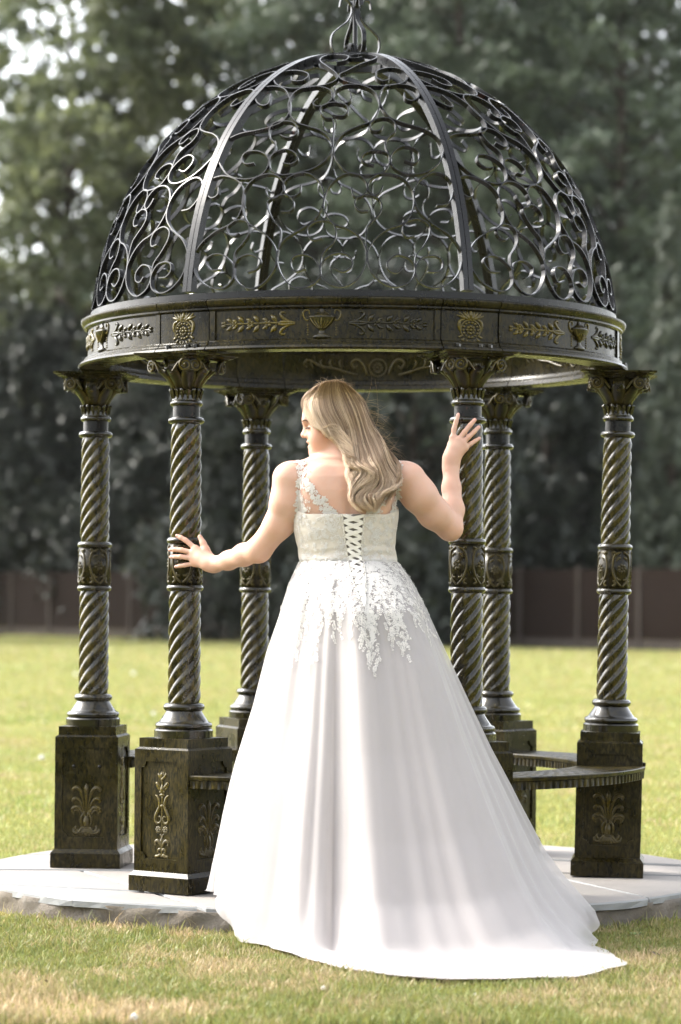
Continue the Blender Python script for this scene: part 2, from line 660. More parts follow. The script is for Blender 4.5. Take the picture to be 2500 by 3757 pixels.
def build_paving():
    base = tag(empty('paving'), kind='structure')
    rng = random.Random(5)
    circ = []
    for k in range(120):
        a = 2 * math.pi * k / 120
        r = SLAB_R + 0.012 * math.sin(5 * a + 1) + 0.008 * math.sin(13 * a) + rng.uniform(-0.003, 0.003)
        circ.append(Vector((r * math.cos(a), r * math.sin(a))))
    P = lambda x, y: Vector((x, y))
    cuts = [(P(-1.32, -0.08), P(-0.95, -0.046)), (P(0.71, -0.07), P(1.05, -0.99))]
    pieces = [circ]

    def cut(a, b, side=None):
        nonlocal pieces
        out = []
        for q in pieces:
            c = sum(q, Vector((0, 0))) / len(q)
            if side and not side(c):
                out.append(q)
                continue
            l, r = split_poly(q, a, b)
            for z in (l, r):
                if len(z) > 2:
                    out.append(z)
        pieces = out
    cut(P(-1.3, -0.08), P(1.3, 0.03))
    cut(P(-1.04, -0.03), P(-0.55, -1.2), lambda c: c.y < 0)
    cut(P(0.71, -0.07), P(1.05, -0.99), lambda c: c.y < 0 and c.x > -0.5)
    cut(P(-0.05, 0), P(0.1, -1.5), lambda c: c.y < 0 and -0.6 < c.x < 0.75)
    cut(P(-0.9, -0.75), P(-1.4, -0.55), lambda c: c.y < 0 and c.x < -0.7)
    cut(P(1.11, -0.12), P(1.45, -0.19), lambda c: c.y < 0 and c.x > 0.9)
    cut(P(-0.4, 0), P(-0.55, 1.4), lambda c: c.y > 0)
    cut(P(0.5, 0), P(0.62, 1.4), lambda c: c.y > 0 and c.x > -0.3)
    cut(P(1.0, 0.42), P(1.5, 0.2), lambda c: c.y > 0 and c.x > 0.6)
    cut(P(-1.5, 0.55), P(-0.4, 0.62), lambda c: c.y > 0 and c.x < -0.5)
    for q in pieces:
        q = inset(q, 0.011)
        if len(q) < 3:
            continue
        # refine the outline and roughen it
        pts = []
        for i, p in enumerate(q):
            z = q[(i + 1) % len(q)]
            k = max(1, int((z - p).length / 0.05))
            for j in range(k):
                pts.append(p + (z - p) * (j / k))
        pts = [p + Vector((rng.uniform(-1, 1), rng.uniform(-1, 1))) * 0.0018 for p in pts]
        ztop = -0.001 - rng.random() * 0.006
        cc = sum(pts, Vector((0, 0))) / len(pts)
        tx, ty = rng.uniform(-0.002, 0.002), rng.uniform(-0.002, 0.002)
        mb = MB()
        ins = [p + (cc - p).normalized() * 0.004 for p in pts]
        zt = lambda p: ztop + tx * p.x + ty * p.y
        th = [0.024 + rng.uniform(0, 0.007) for _ in pts]
        low = [p + (cc - p).normalized() * rng.uniform(0.0, 0.008) for p in pts]
        mb.rings([[(p.x, p.y, zt(p) - t) for p, t in zip(low, th)], [(p.x, p.y, zt(p) - 0.006) for p in pts],
                  [(p.x, p.y, zt(p)) for p in ins]])
        mb.build('flagstone', M_STONE, base, smooth=False)
    # bedding under the flags: a rough drum of mortar that shows below the stone lip
    mb, rng2 = MB(), np.random.default_rng(9)
    rows, n = 7, 220
    zz = np.linspace(-0.16, -0.022, rows)
    rings = []
    ph = rng2.uniform(0, 6.28, 12)
    for i, z in enumerate(zz):
        ring = []
        for k in range(n):
            a = 2 * math.pi * k / n
            r = SLAB_R - 0.018 + 0.012 * math.sin(9 * a + ph[0] + 3 * z) + 0.009 * math.sin(23 * a + ph[1] + 25 * z) \
                + 0.007 * math.sin(47 * a + ph[2] - 60 * z) + rng2.uniform(-0.006, 0.006) + (0.02 if i < 2 else 0)
            ring.append((r * math.cos(a), r * math.sin(a), z))
        rings.append(ring)
    mb.rings(rings)
    mb.build('bedding', M_MORTAR, base, smooth=True)


build_paving()


# ------------------------------------------------------------------ fence far behind
def wood_material():
    m, nt, p = mat_new('weathered_fence_wood')
    v = coords(nt, (8, 8, 1.5))
    n = noise(nt, v, 2.0, 4)
    nt.links.new(mixc(nt, n, (0.010, 0.0065, 0.005), (0.018, 0.012, 0.009)), p.inputs['Base Color'])
    p.inputs['Roughness'].default_value = 0.9
    p.inputs['Specular IOR Level'].default_value = 0.08
    return m


M_WOOD = wood_material()
M_POST = plain('concrete_post', (0.055, 0.046, 0.04), 0.9, 0.3, 6, 0.0, 0.08)


def build_fence():
    a, b = Vector((-17.0, 80.6)), Vector((13.2, 45.8))
    d = (b - a).normalized()
    rz = math.atan2(d.y, d.x)
    f = tag(empty('fence', (a.x, a.y, LAWN_Z), rz), 'dark brown close boarded timber fence under the trees', 'fence')
    mb = MB()
    for k in range(12):                       # feather-edged boards, too far away to pick apart
        x = 0.06 + k * 0.148
        mb.add([(x, -0.02, 0.25), (x + 0.15, -0.004, 0.25), (x + 0.15, 0.01, 0.25), (x, 0.01, 0.25),
                (x, -0.02, 1.83), (x + 0.15, -0.004, 1.83), (x + 0.15, 0.01, 1.83), (x, 0.01, 1.83)],
               [(0, 3, 2, 1), (4, 5, 6, 7), (0, 1, 5, 4), (1, 2, 6, 5), (2, 3, 7, 6), (3, 0, 4, 7)])
    for z in (0.5, 1.05, 1.6):
        mb.box(0.05, 1.85, 0.012, 0.05, z, z + 0.08)
    panel = mb.mesh('panel', M_WOOD, False)
    post = MB().box(-0.055, 0.055, -0.05, 0.06, 0, 1.9, 0.01, 0.01).mesh('post', M_POST, False)
    gb = MB().box(0.06, 1.84, -0.02, 0.03, 0.0, 0.245).mesh('gravel_board', M_POST, False)
    n = int((b - a).length / 1.9)
    for k in range(n + 1):
        put('post', post, f, (k * 1.9, 0, 0))
        if k < n:
            put('panel', panel, f, (k * 1.9, 0, 0))
            put('gravel_board', gb, f, (k * 1.9, 0, 0))


build_fence()


# ------------------------------------------------------------------ trees
def leaf_material(name, c1, c2, trans=0.35):
    m, nt, p = mat_new(name)
    a = node(nt, 'ShaderNodeAttribute', attribute_name='shade')
    c = mixc(nt, a.outputs['Fac'], c1, c2)
    nt.links.new(c, p.inputs['Base Color'])
    p.inputs['Roughness'].default_value = 0.5
    p.inputs['Specular IOR Level'].default_value = 0.4
    tr = node(nt, 'ShaderNodeBsdfTranslucent')
    nt.links.new(c, tr.inputs['Color'])
    ms = node(nt, 'ShaderNodeMixShader')
    ms.inputs[0].default_value = trans
    nt.links.new(p.outputs[0], ms.inputs[1])
    nt.links.new(tr.outputs[0], ms.inputs[2])
    nt.links.new(ms.outputs[0], nt.nodes['Material Output'].inputs['Surface'])
    return m


M_LEAF = {
    'broad': leaf_material('leaves_grey_green', (0.085, 0.105, 0.060), (0.15, 0.165, 0.075), 0.45),
    'pine': leaf_material('leaves_pine', (0.052, 0.070, 0.048), (0.10, 0.125, 0.075), 0.3),
    'spire': leaf_material('leaves_cypress', (0.055, 0.070, 0.050), (0.095, 0.108, 0.075), 0.22),
    'yew': leaf_material('leaves_yew', (0.015, 0.020, 0.015), (0.032, 0.040, 0.028), 0.15),
    'ash': leaf_material('leaves_yellow_green', (0.11, 0.125, 0.035), (0.20, 0.19, 0.05), 0.5),
}
M_BARK = plain('bark', (0.075, 0.058, 0.045), 0.95, 0.5, 4, 0.6)


def make_tree(name, kind, x, y, h, rad, seed, label, leaves=13000, low=0.12, size=0.2, clumps=60, fill=1.0, group=None):
    rng = np.random.default_rng(seed)
    t = tag(empty(name, (x, y, LAWN_Z)), label, 'tree', group)
    mb = MB()
    lean = rng.normal(0, 0.25, 2)
    trunk = [(lean[0] * (z / h) ** 2, lean[1] * (z / h) ** 2, z) for z in np.linspace(-0.1, h * 0.97, 9)]
    r0 = 0.011 * h + 0.04
    mb.tube(trunk, [r0 * (1.25 if i == 0 else (1 - 0.9 * i / 8)) for i in range(9)], 9)
    cen, siz = [], []
    for k in range(clumps):
        f = low + (1 - low) * ((k + rng.random()) / clumps)
        z = f * h
        if kind == 'spire':
            prof = (1 - (f - low) / (1 - low)) ** 0.75 * min(1, 0.45 + (f - low) * 5)
        elif kind == 'yew':
            prof = math.sqrt(max(0, 1 - ((f - low) / (1.02 - low)) ** 2.2))
        else:
            q = (f - low) / (1 - low)
            prof = min(1, 0.55 + q * 1.6) * math.sqrt(max(0.02, 1 - max(0, (q - 0.35) / 0.67) ** 2))
        a = k * 2.399 + rng.normal(0, 0.4)
        rr = rad * prof * (rng.uniform(0.35, 1.05) if kind != 'spire' else rng.uniform(0.25, 0.85))
        c = np.array([rr * math.cos(a), rr * math.sin(a), z + rng.normal(0, 0.2)])
        s = rad * rng.uniform(0.20, 0.36) * (0.55 + 0.6 * prof)
        if kind == 'pine':
            sz = np.array([s * 1.25, s * 1.25, s * 0.72])
        elif kind == 'spire':
            sz = np.array([s * 0.8, s * 0.8, s * 1.7])
        elif kind == 'yew':
            sz = np.array([s, s, s * 1.35])
        else:
            sz = np.array([s, s, s * 0.85])
        cen.append(c)
        siz.append(sz)
        zb = max(0.05 * h, z - rr * (0.35 if kind != 'spire' else 0.2))
        p0 = Vector((lean[0] * (zb / h) ** 2, lean[1] * (zb / h) ** 2, zb))
        p1 = Vector(c)
        pm = p0.lerp(p1, 0.5) + Vector((0, 0, 0.12 * rr))
        rb = max(0.03, r0 * 0.42 * (1 - 0.8 * f))
        mb.tube([p0, pm, p1], [rb, rb * 0.65, 0.02], 5)
    mb.build('trunk', M_BARK, t)
    cen, siz = np.array(cen), np.array(siz)
    n = int(leaves * fill)
    w = np.prod(siz, 1) ** (2 / 3.0)
    k = rng.choice(len(cen), n, p=w / w.sum())
    # leaves gather into sprays inside each clump
    nsp = max(40, n // 16)
    kk = rng.choice(len(cen), nsp, p=w / w.sum())
    dv = rng.normal(0, 1, (nsp, 3))
    dv /= np.linalg.norm(dv, axis=1)[:, None]
    sp = cen[kk] + dv * siz[kk] * (rng.random((nsp, 1)) ** 0.45)
    j = rng.integers(0, nsp, n)
    P = sp[j] + rng.normal(0, 1, (n, 3)) * siz[kk[j]] * np.array([0.16, 0.16, 0.13])
    u = rng.normal(0, 1, (n, 3))
    if kind == 'spire':
        u[:, 2] = np.abs(u[:, 2]) + 1.2
    if kind == 'yew':
        u[:, 2] -= 0.8
    u /= np.linalg.norm(u, axis=1)[:, None]
    v = np.cross(u, rng.normal(0, 1, (n, 3)))
    v /= np.linalg.norm(v, axis=1)[:, None]
    s = size * (0.5 + rng.random((n, 1)))
    asp = 0.42 if kind in ('pine', 'spire', 'yew') else 0.6
    V = np.stack([P - u * s * 0.5, P + v * s * asp * 0.5, P + u * s * 0.5, P - v * s * asp * 0.5], 1).reshape(-1, 3)
    F = np.arange(n * 4).reshape(n, 4)
    sh = np.repeat(np.clip(rng.random(len(cen))[kk[j]] * 0.6 + rng.random(n) * 0.5 - 0.05, 0, 1), 4)
    put('crown', np_mesh('crown', V, F, M_LEAF[M_KIND.get(kind, kind)], False, {'shade': ('FLOAT', sh)}), t)
    return t


M_KIND = {}
G = 'trees behind the fence'
TREES = [
    ('broadleaf_tree', 'broad', -8.8, 80, 23, 4.8, 11, 'tall sparse grey green tree at the far left edge with sky showing through', 23000, 0.10, 0.35, 94, 1.0),
    ('broadleaf_tree', 'broad', -4.6, 83, 24, 4.6, 12, 'tall grey green tree left of the dome top with bright sky gaps', 26000, 0.10, 0.35, 94, 1.0),
    ('ash_tree', 'ash', -4.2, 90, 25, 3.0, 13, 'yellow green sunlit tree top behind the grey green trees', 8000, 0.35, 0.35, 54, 1.0),
    ('pine_tree', 'pine', -0.6, 78, 25, 4.3, 14, 'dark pine tree rising directly behind the finial', 28500, 0.12, 0.32, 101, 1.0),
    ('pine_tree', 'pine', 3.6, 74, 24, 4.4, 15, 'pine tree with billowing layered boughs right of the finial', 30400, 0.10, 0.32, 101, 1.0),
    ('pine_tree', 'pine', 8.2, 73, 24, 4.4, 16, 'dark pine tree filling the upper right corner', 30400, 0.10, 0.32, 101, 1.0),
    ('cypress_tree', 'spire', 8.1, 60, 10.9, 1.55, 17, 'feathery pale cypress at the right edge, tallest of the cypresses', 17100, 0.05, 0.22, 81, 1.0),
    ('cypress_tree', 'spire', 6.9, 61.5, 9.3, 1.25, 18, 'second feathery cypress left of the tallest one', 14250, 0.05, 0.22, 74, 1.0),
    ('cypress_tree', 'spire', 9.9, 62, 9.8, 1.5, 19, 'cypress cut off by the right edge of the picture', 11400, 0.05, 0.22, 67, 1.0),
    ('yew_tree', 'yew', -9.6, 75.5, 9.5, 3.0, 21, 'dark yew by the fence at the far left', 20900, 0.16, 0.27, 81, 1.0),
    ('yew_tree', 'yew', -5.4, 72, 10.5, 3.2, 22, 'dark yew behind the leftmost column', 22800, 0.12, 0.27, 81, 1.0),
    ('yew_tree', 'yew', -1.9, 62.0, 9.0, 2.8, 23, 'dark yew behind the person and the two columns on the left', 22800, 0.0, 0.27, 81, 1.0),
    ('yew_tree', 'yew', 1.6, 58.0, 9.0, 2.7, 24, 'dark yew seen between the person and the right columns', 22800, 0.0, 0.27, 81, 1.0),
    ('yew_tree', 'yew', 5.2, 62.5, 9.0, 2.7, 25, 'dark yew left of the cypresses behind the far right column', 20900, 0.08, 0.27, 74, 1.0),
    ('pine_tree', 'pine', -15.5, 61.5, 21, 4.2, 31, 'pine tree on the lawn outside the left edge, shading the far grass', 6500, 0.10, 0.48, 60, 1.0),
    ('pine_tree', 'pine', -24.0, 69, 24, 4.8, 32, 'pine tree beyond the left edge, furthest from the gazebo', 6500, 0.10, 0.48, 60, 1.0),
    ('pine_tree', 'pine', 10.4, 86, 26, 4.6, 33, 'dark pine in the row behind, at the right edge', 20000, 0.10, 0.34, 80, 1.0),
    ('pine_tree', 'pine', -33.0, 72, 24, 4.8, 34, 'pine tree far beyond the left edge, third outside it', 6500, 0.10, 0.48, 60, 1.0),
    ('pine_tree', 'pine', -42.0, 73, 24, 4.8, 35, 'pine tree far beyond the left edge, outermost one', 6500, 0.10, 0.48, 60, 1.0),
    ('pine_tree', 'pine', 3.6, 99, 29, 5.0, 36, 'dark pine furthest back, seen above the right shoulder of the dome', 22000, 0.10, 0.36, 80, 1.0),
    ('pine_tree', 'pine', 8.4, 97, 29, 5.0, 37, 'dark pine furthest back, behind the upper right corner', 22000, 0.10, 0.36, 80, 1.0),
    ('pine_tree', 'pine', -12.5, 88, 22, 4.6, 26, 'pine tree mostly outside the left edge of the picture', 6500, 0.10, 0.48, 60, 1.0),
    ('pine_tree', 'pine', 6.0, 88, 27, 5.0, 27, 'tall dark pine in the row behind, between the two right pines', 24700, 0.10, 0.38, 94, 1.0),
    ('pine_tree', 'pine', 1.2, 92, 27, 5.0, 28, 'tall dark pine in the row behind, right behind the dome', 24700, 0.10, 0.38, 94, 1.0),
    ('pine_tree', 'pine', -3.6, 97, 16, 4.6, 29, 'low pine in the row behind the grey green trees', 17100, 0.10, 0.38, 81, 1.0),
    ('pine_tree', 'pine', -8.5, 97, 15, 4.8, 30, 'low pine in the row behind, furthest left', 17100, 0.10, 0.38, 81, 1.0),
]
for (nm, kd, x, y, h, rd, sd_, lb, lv, lo, sz, cl, fi) in TREES:
    make_tree(nm, kd, x, y, h, rd, sd_, lb, lv, lo, sz, cl, fi, G)


def unseen_wood():
    """the belt of trees that closes the garden on the camera's side, one far mass of foliage"""
    rng = np.random.default_rng(77)
    n = 13000
    a = rng.uniform(R(180), R(360), n)
    rr = 52 + 5 * rng.random(n)
    top = 6 + 3 * np.abs(np.sin(a * 9)) + 2 * np.sin(a * 23)
    z = LAWN_Z + top * rng.random(n) ** 0.8
    P = np.stack([rr * np.cos(a), rr * np.sin(a), z], -1)
    u = rng.normal(0, 1, (n, 3))
    u /= np.linalg.norm(u, axis=1)[:, None]
    v = np.cross(u, rng.normal(0, 1, (n, 3)))
    v /= np.linalg.norm(v, axis=1)[:, None]
    s = 1.1 + 0.9 * rng.random((n, 1))
    V = np.stack([P - u * s * .5, P + v * s * .35, P + u * s * .5, P - v * s * .35], 1).reshape(-1, 3)
    me = np_mesh('unseen_woodland', V, np.arange(n * 4).reshape(n, 4), M_LEAF['yew'], False, {'shade': ('FLOAT', np.repeat(rng.random(n), 4))})
    tag(put('unseen_woodland', me), 'unseen belt of dark foliage added behind the camera for darker reflections', 'unseen_woodland', kind='stuff')


unseen_wood()  # added out of view: darkens what the metal mirrors and trims low sky fill


# ------------------------------------------------------------------ thin morning haze in the air
def haze_box():
    m = bpy.data.materials.new('haze')
    m.use_nodes = True
    nt = m.node_tree
    nt.nodes.remove(nt.nodes['Principled BSDF'])
    pv = node(nt, 'ShaderNodeVolumePrincipled')
    pv.inputs['Color'].default_value = (0.97, 0.98, 1.0, 1)
    pv.inputs['Density'].default_value = 0.00007
    pv.inputs['Anisotropy'].default_value = 0.45
    nt.links.new(pv.outputs[0], nt.nodes['Material Output'].inputs['Volume'])
    o = MB().box(-172, 172, -172, 172, -1.2, 31.0).build('haze', m, None, False)
    tag(o, 'thin pale haze hanging over the lawn and trees', 'haze', kind='stuff')


haze_box()

# ================================================================== the gazebo
TH = 0.1124694
AZ = {'A': math.pi - TH, 'B': math.pi * 4 / 3 - TH, 'C': math.pi * 2 / 3 - TH,
      'D': math.pi * 5 / 3 - TH, 'E': math.pi / 3 - TH, 'F': -TH}
GAZ = tag(empty('gazebo'), 'black and gold cast metal garden gazebo with an open scrollwork dome', 'gazebo')


def smooth_path(pts, per=5):
    return [tuple(p) for p in spline(pts, per)]


def relief(mb, pts, w, depth=0.5, per=4, n=6):
    """raised half-round moulding drawn on the (x, z) plane at y = 0, raised towards -y; w: one width or one per point"""
    if not hasattr(w, '__len__'):
        w = [w] * len(pts)
    P = spline([(p[0], p[1], ww) for p, ww in zip(pts, w)], per)
    mb.tube([(p[0], 0.0, p[1]) for p in P], [max(p[2], 0.0008) for p in P], n, ((0, 1, 0), depth))


def dot(mb, x, z, r, d=0.6):
    mb.ball((x, 0, z), (r, r * d, r), 8, 5)


# ---- candelabrum ornament (narrow faces), about 0.30 tall, base at z = 0
def candelabrum():
    mb = MB()
    S = 0.3 / 1440.0                                    # traced at 1440 units of height
    q = lambda x, y: ((x - 425) * S, (1800 - y) * S)
    for s in (1, -1):
        m = lambda x, y: (s * (x - 425) * S, (1800 - y) * S)
        relief(mb, [m(425, 460), m(470, 440), m(505, 395), m(490, 370)], [.004, .006, .0045, .002], .7)
        relief(mb, [m(425, 430), m(455, 400), m(440, 350)], [.005, .005, .002], .7)
        relief(mb, [m(440, 640), m(500, 590), m(540, 545), m(560, 560), m(535, 600), m(480, 660)],
               [.003, .007, .006, .003, .004, .003], .7)
        relief(mb, [m(425, 690), m(455, 650), m(470, 640)], [.004, .005, .003], .7)
        relief(mb, [m(425, 700), m(465, 690), m(480, 700)], [.004, .005, .003], .7)
        relief(mb, [m(575, 745), m(520, 775), m(490, 850), m(480, 930), m(520, 1010), m(565, 1100), m(570, 1170), m(530, 1215),
                    m(470, 1205), m(440, 1150), m(465, 1105), m(510, 1110)],
               [.002, .005, .006, .006, .007, .007, .006, .006, .005, .004, .003, .002], .8)
        relief(mb, [m(425, 925), m(455, 920), m(478, 930)], [.005, .005, .004], .8)
        for k in range(8):                              # eight-petalled flower
            a = k * math.pi / 4
            relief(mb, [m(500, 1325), m(500 + 40 * math.cos(a), 1325 + 40 * math.sin(a)),
                        m(500 + 68 * math.cos(a), 1325 + 68 * math.sin(a))], [.002, .0055, .002], .6, 2)
        c = m(500, 1325)
        dot(mb, c[0], c[1], .005, 1.0)
        relief(mb, [m(425, 1470), m(440, 1420), m(470, 1395)], [.004, .004, .002], .6)
        relief(mb, [m(425, 1640), m(460, 1560), m(510, 1510), m(560, 1525), m(570, 1580), m(540, 1570)],
               [.003, .006, .007, .006, .004, .002], .8)
        relief(mb, [m(425, 1640), m(460, 1480)], [.004, .002], .7)
        relief(mb, [m(425, 1700), m(450, 1655), m(490, 1660), m(505, 1700), m(470, 1705)], [.003, .006, .006, .004, .002], .8)
        relief(mb, [m(425, 1790), m(460, 1745), m(510, 1770), m(560, 1775), m(545, 1805)], [.003, .006, .006, .005, .002], .8)
    relief(mb, [q(425, 500), q(425, 540), q(425, 620)], [.003, .003, .0025], .7)
    relief(mb, [q(425, 560), q(425, 640), q(425, 720)], [.002, .009, .004], .7)
    relief(mb, [q(370, 750), q(425, 740), q(480, 750)], [.004, .007, .004], .8)
    relief(mb, [q(425, 740), q(425, 1000), q(425, 1400)], [.0035, .0035, .003], .7)
    relief(mb, [q(425, 1430), q(425, 1500), q(425, 1640), q(425, 1790)], [.002, .006, .004, .004], .7)
    dot(mb, 0, q(0, 930)[1], .0075, .9)
    dot(mb, 0, q(0, 395)[1], .006, 1.0)
    dot(mb, 0, q(0, 480)[1], .006, .9)
    return mb.mesh('candelabrum_ornament', M_RELIEF, True)


# ---- palmette ornament (bench faces), about 0.21 tall, base at z = 0
def palmette():
    mb = MB()
    S = 0.205 / 1060.0
    for s in (1, -1):
        m = lambda x, y: (s * (x - 770) * S, (1310 - y) * S)
        relief(mb, [m(800, 860), m(830, 620), m(880, 430), m(960, 350), m(1035, 385), m(1040, 440)],
               [.002, .004, .007, .0085, .008, .003], .8)
        relief(mb, [m(820, 870), m(860, 700), m(920, 590), m(1000, 565), m(1040, 610), m(1020, 650)],
               [.002, .004, .006, .0075, .007, .003], .8)
        relief(mb, [m(830, 880), m(880, 780), m(950, 735), m(1030, 755), m(1050, 810), m(1005, 890)],
               [.003, .006, .008, .0075, .006, .002], .8)
        relief(mb, [m(880, 880), m(930, 800), m(1000, 800), m(1020, 850)], [.003, .004, .004, .002], .9)
        relief(mb, [m(780, 1000), m(800, 900), m(830, 780)], [.003, .004, .002], .8)
        relief(mb, [m(800, 830), m(865, 930), m(870, 1040), m(850, 1100)], [.004, .006, .006, .005], .8)
        relief(mb, [m(850, 1120), m(880, 1190), m(950, 1200), m(985, 1140), m(960, 1095)], [.005, .006, .006, .005, .002], .8)
        relief(mb, [m(850, 1130), m(930, 1240), m(1010, 1220), m(1025, 1150)], [.005, .008, .007, .003], .8)
        for k, (x, y) in enumerate([(790, 1305), (860, 1300), (930, 1285), (985, 1255)]):
            relief(mb, [m(780 + k * 12, 1140), m((x + 785) / 2, (y + 1160) / 2), m(x, y)], [.003, .006, .004], .8, 3)
    m = lambda x, y: ((x - 770) * S, (1310 - y) * S)
    relief(mb, [m(770, 860), m(770, 600), m(770, 380), m(770, 270)], [.002, .005, .010, .002], .8)
    relief(mb, [m(770, 900), m(770, 1010), m(770, 1120)], [.006, .015, .012], .55)
    relief(mb, [m(700, 1125), m(770, 1135), m(840, 1125)], [.005, .007, .005], .8)
    return mb.mesh('palmette_ornament', M_RELIEF_D, True)


ME_CAND, ME_PALM = candelabrum(), palmette()


# ---- plinth
def plinth():
    mb = MB()
    hb, h0, hc = 0.135, 0.122, 0.111
    mb.box(-hb, hb, -hb, hb, 0.0, 0.054)
    mb.box(-hb, hb, -hb, hb, 0.0545, 0.070, 0.0125, 0.0125)
    z0, z1 = 0.0705, 0.497
    core = h0 - 0.006
    mb.box(-core, core, -core, core, z0, z1 - 0.001)
    # raised frame with notched corners on every face
    outer = [(-h0, z0), (h0, z0), (h0, z1), (-h0, z1)]
    a, b0, b1, nq = 0.092, z0 + 0.045, z1 - 0.042, 0.022
    inner = []
    for (cx_, cz_, sx_, sz_) in ((-a, b0, 1, 1), (a, b0, -1, 1), (a, b1, -1, -1), (-a, b1, 1, -1)):
        pts = []
        for k in range(5):
            t = k / 4 * math.pi / 2
            pts.append((cx_ + sx_ * nq * math.cos(t), cz_ + sz_ * nq * math.sin(t)))
        if (sx_, sz_) in ((1, 1), (-1, -1)):
            pts = pts[::-1]
        inner += pts
    tri = tessellate_polygon([[Vector((p[0], p[1], 0)) for p in outer], [Vector((p[0], p[1], 0)) for p in inner]])
    allp = outer + inner
    for rot in range(4):
        M = Matrix.Rotation(rot * math.pi / 2, 4, 'Z')
        vs_ = [M @ Vector((p[0], -h0, p[1])) for p in allp] + [M @ Vector((p[0], -core, p[1])) for p in inner]
        fs_ = [tuple(t) for t in tri]
        n, o, o2 = len(inner), 4, 4 + len(inner)
        for i in range(n):
            j = (i + 1) % n
            fs_.append((o + i, o + j, o2 + j, o2 + i))
        mb.add(vs_, fs_)
    mb.box(-h0 + .001, h0 - .001, -h0 + .001, h0 - .001, z1 - 0.0005, z1 + 0.007, 0.009, 0.009)
    mb.box(-hc, hc, -hc, hc, z1 + 0.0072, 0.536)
    me = mb.mesh('plinth', M_PLINTH, False)
    return me


ME_PLINTH = plinth()


# ---- column base, rings, twisted shafts
def torus_prof(r, z, rr, n=7):
    return [(r + rr * math.cos(t), z + rr * 1.0 * math.sin(t)) for t in np.linspace(-math.pi / 2, math.pi / 2, n)]


def base_moulding():
    mb = MB()
    prof = [(0.1045, 0.536), (0.1045, 0.562), (0.1005, 0.566), (0.0985, 0.568)]
    prof += [(0.0925 + 0.0085 * math.cos(t), 0.579 + 0.011 * math.sin(t)) for t in np.linspace(-1.3, 1.45, 7)]
    prof += [(0.088, 0.592), (0.082, 0.600), (0.073, 0.613), (0.066, 0.624), (0.063, 0.631)]
    mb.lathe(prof, 40)
    return mb.mesh('base_moulding', M_MOULD, True, 40)


def ring(r, z, rr, name='ring', mat=None):
    return MB().lathe([(r - 0.012, z - rr)] + torus_prof(r - rr, z, rr, 9) + [(r - 0.012, z + rr)], 40).mesh(name, mat or M_MOULD, True, 60)


def shaft(z0, z1, r0, r1, lobes=7, pitch=0.355):
    """rope-twisted shaft; ridges climb to the right on the side one faces, fading out at both ends"""
    nz, na = int((z1 - z0) / 0.0042), 96
    V = []
    for i in range(nz + 1):
        f = i / nz
        z = z0 + (z1 - z0) * f
        e = min(1, min(f, 1 - f) * (z1 - z0) / 0.022)
        rr = r0 + (r1 - r0) * f
        a = np.arange(na) * 2 * np.pi / na
        ph = lobes * (a - 2 * np.pi * z / pitch)
        c = np.cos(ph)
        w = 0.0085 * (np.abs(np.cos(ph / 2)) ** 0.8 - 0.62) + 0.0022 * np.exp(-((np.mod(ph + 0.45, 2 * np.pi) - np.pi) / 0.30) ** 2)
        rad = rr + e * w - (1 - e) * 0.001
        V.append(np.stack([rad * np.cos(a), rad * np.sin(a), np.full(na, z)], -1))
    V = np.concatenate(V)
    i = np.arange((nz + 1) * na).reshape(nz + 1, na)
    F = np.stack([i[:-1], np.roll(i, -1, 1)[:-1], np.roll(i, -1, 1)[1:], i[1:]], -1).reshape(-1, 4)
    return np_mesh('shaft', V, F, M_SHAFT, True)


# ---- the drum between the two shafts, four framed rosettes round it
def drum():
    return MB().lathe([(0.0605, 1.066), (0.0605, 1.23)], 40).mesh('drum', M_PATINA, True)


def drum_rosettes():
    mb = MB()
    for k in range(4):
        m1 = MB()
        for s in (1, -1):
            relief(m1, [(s * .004, .066), (s * .016, .060), (s * .030, .050), (s * .036, .020), (s * .034, -.012), (s * .022, -.044),
                        (s * .006, -.062), (s * .001, -.064)], [.002, .004, .0045, .004, .0045, .0045, .004, .002], .9)
            relief(m1, [(s * .036, .066), (s * .028, .062), (s * .030, .052)], [.004, .005, .002], .9)
            relief(m1, [(s * .036, -.064), (s * .026, -.058), (s * .030, -.046), (s * .036, -.044)], [.004, .0045, .004, .002], .9)
            relief(m1, [(s * .006, -.040), (s * .018, -.038), (s * .020, -.028)], [.003, .004, .002], .9)
            relief(m1, [(s * .006, .044), (s * .018, .040), (s * .022, .030)], [.003, .004, .002], .9)
        for j in range(7):
            a = j * 2 * math.pi / 7
            relief(m1, [(.006 * math.cos(a), .003 + .006 * math.sin(a)), (.0125 * math.cos(a), .003 + .0125 * math.sin(a)),
                        (.019 * math.cos(a), .003 + .019 * math.sin(a))], [.002, .0055, .003], .8, 3)
        dot(m1, 0, .003, .005, 1.2)
        a0 = k * math.pi / 2 + 0.5
        R0 = 0.0605
        m1.mapped(lambda x, y, z: ((R0 - y) * math.cos(a0 + x / R0), (R0 - y) * math.sin(a0 + x / R0), 1.148 + z))
        mb.add(m1.v, m1.f)
    return mb.mesh('drum_rosettes', M_RELIEF_D, True)


# ---- capital
def collar():
    mb = MB()
    mb.lathe([(0.048, 1.67), (0.048, 1.7085)], 40)
    return mb.mesh('collar', M_BLACK, True, 40)


